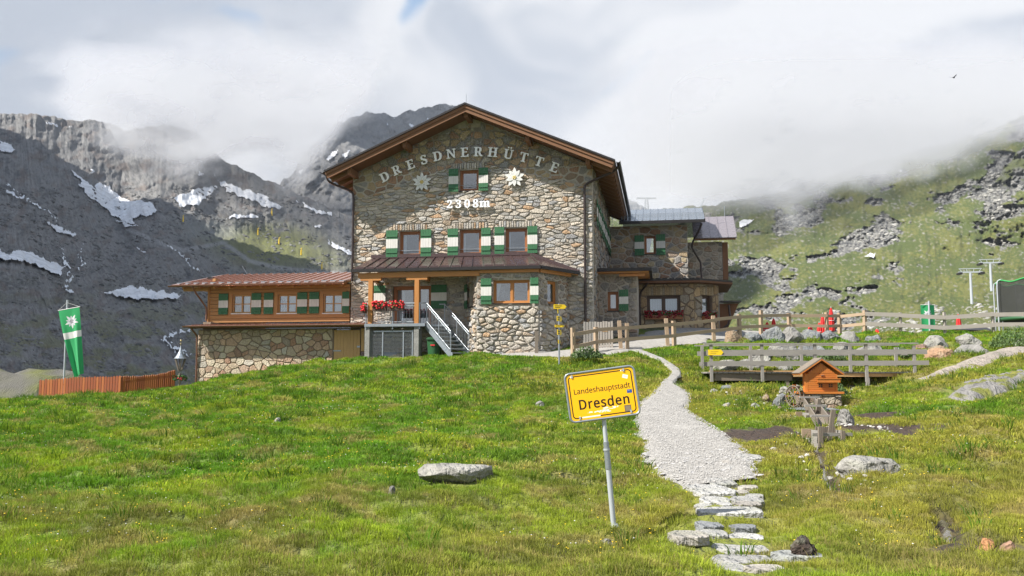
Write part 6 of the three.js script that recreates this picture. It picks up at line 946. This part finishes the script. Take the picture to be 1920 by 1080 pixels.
{ // boulder bank behind the footbridge, and stones by the stream
  const list = [[10.0, -41.2, 0.9, 0.5, WARM], [10.9, -41.2, 0.9, 0.45, SLATE], [11.8, -41.2, 1.1, 0.62, SLATE], [12.7, -41.2, 1.3, 0.7, GREYROCK], [13.6, -41.3, 1.0, 0.5, SLATE], [14.4, -41.4, 1.1, 0.42, SLATE], [15.3, -41.2, 1.1, 0.5, GREYROCK], [16.2, -40.6, 0.9, 0.45, SLATE], [10.0, -36.6, 1.0, 0.5, PALE], [11.0, -37.0, 1.4, 0.62, GREYROCK], [12.3, -37.4, 1.5, 0.7, SLATE], [13.6, -37.6, 1.3, 0.6, GREYROCK], [14.8, -37.6, 1.2, 0.55, GREYROCK], [15.9, -37.2, 1.0, 0.5, SLATE], [8.2, -34.8, 1.0, 0.35, PALE], [9.2, -35.4, 1.2, 0.45, GREYROCK], [10.4, -35.4, 1.1, 0.4, GREYROCK], [16.9, -37.6, 0.9, 0.4, [0.27, 0.17, 0.13]], [17.2, -36.6, 1.2, 0.5, WARM], [16.4, -35.0, 1.3, 0.5, [0.36, 0.22, 0.13]], [17.8, -38.2, 1.2, 0.6, PALE], [18.4, -36.2, 1.6, 0.55, GREYROCK], [19.2, -38.3, 1.2, 0.5, PALE], [19.8, -39.6, 1.4, 0.35, [0.3, 0.2, 0.14]], [21.5, -37.8, 1.6, 0.3, PALE], [23.0, -38.4, 1.5, 0.35, PALE]], words = ['first', 'second', 'third', 'fourth', 'fifth', 'sixth', 'seventh', 'eighth', 'ninth'];
  list.forEach(([x, z, w, h, c], i) => rock(x, z, w * (i < 14 ? 1.05 : 1), h, w * 0.9, c, 100 + i, i < 8 ? words[i] + ' boulder from the left in the upper bank row under the fence' : i < 14 ? words[i - 8] + ' boulder from the left in the lower bank row behind the footbridge' : i < 17 ? words[i - 14] + ' pale stone from the left just behind the footbridge deck' : words[i - 17] + ' boulder from the left beyond the right end of the footbridge', { turn: i * 1.3, lift: -0.04, rough: 0.45, group: 'boulders of the stream bank' }));
  const R = rng(55), st = [[7.45, -25.3, 0.46, 0.3, SLATE], [7.8, -26.1, 0.4, 0.16, PALE], [7.05, -25.4, 0.25, 0.14, WARM], [8.1, -29.4, 0.6, 0.25, PALE], [7.0, -23.9, 0.35, 0.12, WARM], [6.5, -27.6, 0.5, 0.2, SLATE], [5.9, -26.6, 0.25, 0.12, PALE], [5.65, -24.0, 0.25, 0.1, PALE], [8.6, -27.4, 0.4, 0.2, PALE], [9.4, -27.8, 0.35, 0.15, GREYROCK], [10.2, -27.2, 0.5, 0.2, PALE], [6.2, -23.3, 0.28, 0.1, PALE], [11.6, -28.5, 0.7, 0.3, PALE], [7.5, -22.2, 0.3, 0.12, GREYROCK]];
  st.forEach(([x, z, w, h, c], i) => rock(x, z, w, h, w * 0.8, c, 200 + i, ['grey angular stone left of the water wheel', 'pale stone behind the grey angular stone', 'tan stone left of the grey angular stone', 'pale stone under the footbridge girder', 'tan stone in front of the water wheel', 'slate stone in the grass below the left bridge end', 'white stone below the left bridge end, upper', 'white stone below the left bridge end, lower', 'pale stone behind the model mill, left', 'grey stone behind the model mill, middle', 'pale stone behind the model mill, right', 'flat pale stone on the bare earth above the path', 'broad pale stone right of the model mill', 'grey stone just above the upper sluice'][i], { name: 'stream_stone', turn: i, lift: 0.04, detail: 2, group: 'stones by the stream' }));
  solo('stone_slab', paint(boulder(1, 0.72, 0.05, 0.35, 61, 3, 0.15), mottled(SLATE, 3)).translate(7.35, ground(7.35, -22.4) + 0.05, -22.4), M.rock, 'long flat slate slab in front of the model mill', 'rock');
  const peb = paint(boulder(1, 1, 0.6, 0.8, 65, 1, 0.3), [1, 1, 1]), l = [];
  for (let i = 0; i < 420; i++) { const q = R(), [cx, cz, sx, sz] = q < 0.5 ? [7.6, -25.4, 2.0, 2.4] : q < 0.8 ? [6.6, -17.9, 1.3, 0.5] : [4.9, -14.6, 0.5, 2.6], x = cx + sx * (R() + R() - 1), z = cz + sz * (R() + R() - 1), k = 0.22 + 0.3 * R(); l.push([x, ground(x, z) + 0.01, z, 0.02 + 0.06 * R() * R(), R() * 6, 0.4 * R(), [k, k * 0.95, k * 0.88]]); }
  scatter('stream_pebbles', peb, std({ roughness: 0.9 }), l, 'loose pebbles along the stream and ditch');
}
function drape(pts, lift, crown, c, seed, rough = 0.03) {   // a bare rock surface breaking through the turf, following the hill
  const xs = pts.map((p) => p[0]), zs = pts.map((p) => p[1]), x0 = Math.min(...xs), x1 = Math.max(...xs), z0 = Math.min(...zs), z1 = Math.max(...zs), n = 60, pos = [], idx = [], uv = [];
  for (let j = 0; j <= n; j++) for (let i = 0; i <= n; i++) { const x = lerp(x0, x1, i / n), z = lerp(z0, z1, j / n), dd = toLine([...pts, pts[0]], x, z) * (inside(pts, x, z) ? 1 : -1), e = sstep(-0.25, 0.3, dd + 0.14 * fbm(x * 2 + seed, 0, z * 2, 3)); pos.push(x, G0(x, z) - 0.35 * (1 - e) + e * (lift + crown * sstep(0, 0.8, dd)) + e * (rough * ridged((x + z) * 2.2 + seed, 0, (x - z) * 0.35, 4) + 0.02 * fbm(x * 4, 1, z * 4, 3)), z); uv.push(x, z); if (i && j) { const k = j * (n + 1) + i; idx.push(k, k - n - 2, k - 1, k, k - n - 1, k - n - 2); } }
  const g = new THREE.BufferGeometry(); g.setAttribute('position', new THREE.Float32BufferAttribute(pos, 3)); g.setAttribute('uv', new THREE.Float32BufferAttribute(uv, 2)); g.setIndex(idx); g.computeVertexNormals(); if (g.attributes.normal.getY(n * 30) < 0) { g.index.array.reverse(); g.computeVertexNormals(); }
  return paint(g, mottled(c, seed));
}
const SLAB_A = [[20.4, -36.4], [18.9, -35.9], [16.6, -33.7], [14.5, -31.4], [12.1, -28.0], [12.4, -27.2], [15.0, -30.3], [16.5, -31.3], [18.8, -33.5], [20.6, -34.8]], SLAB_B = [[10.5, -22.5], [12.0, -24.8], [13.9, -26.7], [15.8, -28.6], [16.0, -27.2], [13.6, -24.2], [12.4, -22.8], [11.2, -22.0]];
solo('rock_outcrop', drape(SLAB_A, 0.06, 0.16, [0.34, 0.29, 0.25], 3), M.rock, 'long smooth tan rock slab sloping down beside the right bridge end', 'rock');
solo('rock_outcrop', paint(drape(SLAB_B, -0.03, 0.02, [0.15, 0.145, 0.14], 9, 0.13), (x, y, z) => mix3(mix3([0.07, 0.068, 0.066], [0.24, 0.23, 0.22], sstep(-0.5, 1.1, ridged((x + z) * 2.4 + 9, 0, (x - z) * 0.4, 4) + 0.5 * fbm(x * 3, 1, z * 3, 3))), [0.16, 0.17, 0.03], sstep(0.12, 0.3, fbm(x * 1.3 + 4, 2, z * 1.3, 4)))), M.rock, 'dark layered rock outcrop in the turf at the right edge', 'rock');

// flat slabs of the lower path
{
  const S = [[2.05, -8.66, 0.3, 0.47], [2.27, -8.35, 0.34, 0.24], [2.28, -9.2, 0.6, 0.46], [2.78, -9.08, 0.46, 0.36], [2.42, -9.89, 0.6, 0.46], [1.89, -9.92, 0.42, 0.5], [2.26, -10.48, 0.34, 0.32], [2.63, -10.43, 0.38, 0.34], [2.33, -10.95, 0.28, 0.36], [2.69, -10.80, 0.30, 0.2], [2.71, -11.50, 0.85, 0.42], [2.50, -11.98, 0.24, 0.28], [2.73, -11.88, 0.17, 0.17], [3.04, -11.97, 0.34, 0.2], [2.70, -12.32, 0.40, 0.32], [3.13, -12.32, 0.40, 0.36], [2.80, -12.80, 0.60, 0.38], [3.21, -12.90, 0.18, 0.2], [2.78, -13.26, 0.56, 0.24], [3.08, -13.64, 0.42, 0.42], [3.32, -12.62, 0.22, 0.16], [3.38, -13.20, 0.28, 0.18], [3.16, -14.18, 0.22, 0.29], [3.61, -14.64, 0.43, 0.34], [4.05, -15.69, 0.44, 0.46], [3.6, -15.23, 0.27, 0.3]], R = rng(17);
  const where = ['nearest', 'second', 'third', 'fourth', 'fifth', 'sixth', 'seventh', 'eighth', 'ninth', 'tenth', 'eleventh', 'twelfth', 'thirteenth', 'fourteenth', 'fifteenth', 'sixteenth', 'seventeenth', 'eighteenth', 'nineteenth', 'twentieth', 'twenty-first', 'twenty-second', 'twenty-third', 'twenty-fourth', 'twenty-fifth', 'farthest'];
  const order = S.map((s, i) => i).sort((a, b) => S[b][1] - S[a][1]);
  order.forEach((i, rank) => {
    const [x, z] = S[i], w = S[i][2] * 1.0, d = S[i][3] * 1.05, n = 9, s = new THREE.Shape(); const pts = []; for (let k = 0; k < n; k++) { const a = (k + 0.5 * (R() - 0.5)) / n * Math.PI * 2, ca = Math.cos(a), sa = Math.sin(a), sq = 1 / Math.max(Math.abs(ca), Math.abs(sa)), r = lerp(1, sq, 0.55) * (0.9 + 0.16 * R()); pts.push(new THREE.Vector2(ca * r * w / 2, sa * r * d / 2)); } s.setFromPoints(pts);
    const g = new THREE.ExtrudeGeometry(s, { depth: 0.075, bevelEnabled: true, bevelSize: 0.014, bevelThickness: 0.012, bevelSegments: 2 }); g.rotateX(-Math.PI / 2); const dark = i === 8 || i === 9, br = 0.8 + 0.35 * R(), c = (dark ? [0.22, 0.23, 0.24] : i === 3 ? [0.27, 0.28, 0.27] : i % 4 === 1 ? [0.36, 0.335, 0.30] : [0.37, 0.365, 0.35]).map((q) => q * br); paint(g, mottled(c, i)); const gy = (a, b) => G0(a, b), ti = Math.atan2(gy(x, z - 0.3) - gy(x, z + 0.3), 0.6);
    const m = solo('path_slab', g, M.rock, (rank === S.length - 1 ? 'farthest' : where[rank]) + ' pale flat stone slab counted from the near end of the path', 'stone slab', 'slabs of the lower path'); m.position.set(x, ground(x, z) - 0.035, z); m.rotation.set(ti + 0.05 * (R() - 0.5), 0, 0.05 * (R() - 0.5)); if (i === 3) { const q = part('red_mark', paint(new THREE.CircleGeometry(0.05, 8).rotateX(-Math.PI / 2).scale(1, 1, 0.8), [0.6, 0.08, 0.05]), M.stone, m); q.position.set(0.08, 0.0765, -0.1); }
  });
  var SLABS = S;
}

// ---------------------------------------------------------------- turf: tufts of blades
function tuft(n, h, spread, seed, wide, bend) {
  const R = rng(seed), pos = [], nor = [];
  for (let i = 0; i < n; i++) {
    const a = R() * 6.283, r = spread * Math.sqrt(R()), x = Math.cos(a) * r, z = Math.sin(a) * r, dir = R() * 6.283, dx = Math.cos(dir), dz = Math.sin(dir), H = h * (0.5 + 0.6 * R()), lean = bend * H * (0.3 + 0.9 * R()), la = a + (R() - 0.5) * 2, lx = Math.cos(la) * lean, lz = Math.sin(la) * lean, w = wide * (0.6 + 0.7 * R());
    const A = [x - dx * w, -0.02, z - dz * w], B = [x + dx * w, -0.02, z + dz * w], C = [x + lx * 0.35 - dx * w * 0.7, H * 0.6, z + lz * 0.35 - dz * w * 0.7], D = [x + lx * 0.35 + dx * w * 0.7, H * 0.6, z + lz * 0.35 + dz * w * 0.7], E = [x + lx, H, z + lz];
    pos.push(...A, ...B, ...D, ...A, ...D, ...C, ...C, ...D, ...E);
  }
  void nor; const g = new THREE.BufferGeometry(); g.setAttribute('position', new THREE.Float32BufferAttribute(pos, 3)); g.computeVertexNormals(); return g;
}
{
  const R = rng(2024), blade = new THREE.MeshPhysicalMaterial({ color: 0xffffff, roughness: 1, specularIntensity: 0.25, transmission: 0.38, thickness: 0, side: THREE.DoubleSide });
  const kinds = [[tuft(20, 0.046, 0.075, 1, 0.0035, 0.7), 'short_turf', 'short mixed turf blades covering the near meadow'], [tuft(14, 0.085, 0.07, 2, 0.003, 0.8), 'long_grass', 'longer grass blades standing in the near meadow'], [tuft(20, 0.055, 0.12, 3, 0.0065, 0.8), 'lawn_grass', 'lush grass covering the middle of the slope'], [tuft(16, 0.085, 0.2, 4, 0.012, 0.8), 'crest_grass', 'grass covering the upper slope below the lodge'], [tuft(24, 0.13, 0.12, 6, 0.006, 0.9), 'grass_tussocks', 'dark green grass tussocks dotted over the lawn']], lists = kinds.map(() => []), flowers = [], whites = [];
  const rocksNo = [[-0.8, -12.95, 0.6, 0.36], [5.42, -13.75, 0.56, 0.36], [8.15, -24.3, 0.62, 0.5], [6.55, -18.0, 0.15, 0.15]];
  const bare = (x, z) => {
    if (pavedDist(x, z) < 0.04 + 0.16 * Math.max(0, N3(x * 3, 1, z * 3)) ) return true;
    for (const [a, b, p, q] of rocksNo) if (Math.hypot((x - a) / p, (z - b) / q) < 0.92) return true;
    if (z > -16.5) for (const [a, b, w, d] of SLABS) if (Math.abs(x - a) < w * 0.56 && z - b > -d * 0.55 && z - b < d * 0.6 + 0.09) return true;
    if (z > -14.5 && z < -8 && Math.abs(x - 2.3 - (-9 - z) * 0.17) < 0.55 && N3(x * 6, 2, z * 6) > 0.12) return true;
    if (x > 3.5 && x < 7 && ditchDist(x, z) < 0.13) return true;
    if (x > 10 && z < -21 && (inside(SLAB_A, x, z) || inside(SLAB_B, x, z))) return true;
    return soilAt(x, z) > 0.35;
  };
  const zones = [[7, 13.5, 340, [0, 0, 0, 0, 0, 1]], [13.5, 26, 190, [2, 2, 0]], [26, 47, 95, [3, 3, 2]]];
  for (const [d0, d1, dens, use] of zones) {
    const n = Math.round((d1 - d0) * (2 * (d1 * 0.60 + 2.5)) * dens);
    for (let i = 0; i < n; i++) {
      const D = lerp(d0, d1, R()), x = (R() * 2 - 1) * (d1 * 0.60 + 2.5), z = -D; if (Math.abs(x) > D * 0.60 + 2.2) continue;
      const pick = R(), tone = R(), size = R(), hue = R();
      if (bare(x, z)) continue;
      if (D > 38) { const c = Math.cos(TURN), sn = Math.sin(TURN), dx = x - HOUSE[0], dz = z - HOUSE[2], s = dx * c - dz * sn, o = dx * sn + dz * c; if (o < 0.3 || (s < -4.7 && s > -13.2 && o < 1.25) || (s > -0.4 && s < 4.5 && o < 2) ) { if (s > -13.3 && s < 12) continue; } if (s > -4.6 && s < -0.1 && o < 2.1) continue; if (x > 6 && z < -41.5 && x < 13.5) continue; }
      const kind = use[Math.floor(pick * use.length)], c = turfColor(x + 0.3 * (tone - 0.5), z), b = 0.72 + 0.62 * tone * tone, lush = fbm(x * 0.8, 6, z * 0.8, 3), k = mix3(c.map((q) => q * b * 1.25), DRY, hue > 0.93 ? 0.7 : 0);
      lists[kind].push([x, ground(x, z), z, 0.65 + 0.6 * size + 0.5 * Math.max(0, lush), R() * 6.283, 0.25 * (R() - 0.5), k]);
    }
  }
  for (let i = 0; i < 11000; i++) { const D = 9 + 31 * Math.sqrt(R()), x = (R() * 2 - 1) * (D * 0.6 + 2), z = -D, n = fbm(x * 0.55 + 4, 3, z * 0.55, 3) + 0.5 * fbm(x * 1.7, 3, z * 1.7, 2), s = 0.8 + 0.9 * R(); if (n < 0.12 || bare(x, z) || (D > 37 && x > -14)) continue; const k = 0.8 + 0.3 * R(); lists[4].push([x, ground(x, z) - 0.01, z, s * (0.75 + D / 60), R() * 6.3, 0.1, mix3(LUSH, HEATH, x > 0 ? 0.5 * R() : 0.2 * R()).map((q) => q * k * 0.75)]); }
  for (let i = 0; i < 7000; i++) { const D = 9 + 31 * R(), x = (R() * 2 - 1) * (D * 0.6 + 2), z = -D; if (fbm(x * 0.3 + 8, 1, z * 0.3, 3) < -0.02 || bare(x, z) || (D > 37 && x > -14)) continue; (i % 4 ? flowers : whites).push([x, ground(x, z) + 0.07 + 0.06 * R(), z, (0.004 + 0.006 * R()) * (0.6 + D / 26), 0, 0]); }
  kinds.forEach(([g, name, label], i) => scatter(name, g, blade, lists[i], label));
  // dry stems between the grass
  const stems = [];
  for (let i = 0; i < 9000; i++) { const D = 7.5 + 20 * R() * R(), x = (R() * 2 - 1) * (D * 0.6 + 1.5), z = -D, q = R(), w = R(); if (bare(x, z)) continue; if (fbm(x * 0.7 + 5, 8, z * 0.7, 3) > 0.02) { if (i % 3 === 0) stems.push([x, ground(x, z), z, 0.7 + 0.9 * q, w * 6.3, 0.2 * (q - 0.5), mix3([0.30, 0.24, 0.10], [0.24, 0.20, 0.07], w)]); } }
  scatter('dry_stems', tuft(4, 0.14, 0.05, 12, 0.0016, 0.6), blade, stems, 'thin dry grass stems standing in the near meadow');
  const head = new THREE.IcosahedronGeometry(1, 1); head.scale(1, 0.5, 1);
  scatter('yellow_flowers', head, M.yellow, flowers, 'tiny yellow meadow flowers scattered through the grass'); scatter('white_flowers', head, M.white, whites, 'tiny white meadow flowers scattered through the grass');
  // leafy herbs by the road and beyond the bridge
  const leafM = new THREE.MeshPhysicalMaterial({ color: lin(0.085, 0.15, 0.03), roughness: 0.8, transmission: 0.3, thickness: 0, side: THREE.DoubleSide });
  for (const [x, z, w, h, l] of [[2.9, -35.3, 1.3, 0.5, 'low dark herb bush at the road edge beside the signpost'], [20.4, -36.6, 2.2, 0.9, 'dense flowering herb patch beyond the right bridge end'], [8.7, -37.4, 1.0, 0.35, 'low green bush under the fence left of the boulder bank'], [12.6, -36.0, 1.2, 0.5, 'green bush behind the footbridge railing'], [15.4, -36.0, 1.0, 0.45, 'yellow-green bush at the right end of the boulder bank'], [9.0, -25.6, 0.8, 0.4, 'green tuft bush right of the model mill']]) {
    const t = thing('herb_bush', l, 'bush', [x, ground(x, z), z]), g = [], st = []; for (let i = 0; i < 900 * w; i++) { const a = R() * 6.3, r = Math.sqrt(R()), hh = (1 - r * r * 0.7) * h * (0.25 + 0.8 * R()), q = new THREE.CircleGeometry(0.022 + 0.022 * R(), 5); q.scale(0.6, 1.3, 1); q.rotateX(-1.2 * R()); q.rotateY(R() * 6.3); q.translate(Math.cos(a) * r * w / 2, hh, Math.sin(a) * r * w / 2.6); g.push(q); } for (let i = 0; i < 14; i++) { const a = R() * 6.3, r = 0.4 * w * R(); st.push(rod([Math.cos(a) * r * 0.5, -0.05, Math.sin(a) * r * 0.5], [Math.cos(a) * r, h * 0.7, Math.sin(a) * r], 0.008, 4)); }
    part('foliage', g, leafM, t).userData.kind = 'stuff'; part('stems', st, M.leaf, t).userData.kind = 'stuff';
  }
}
renderer.render(scene, camera);
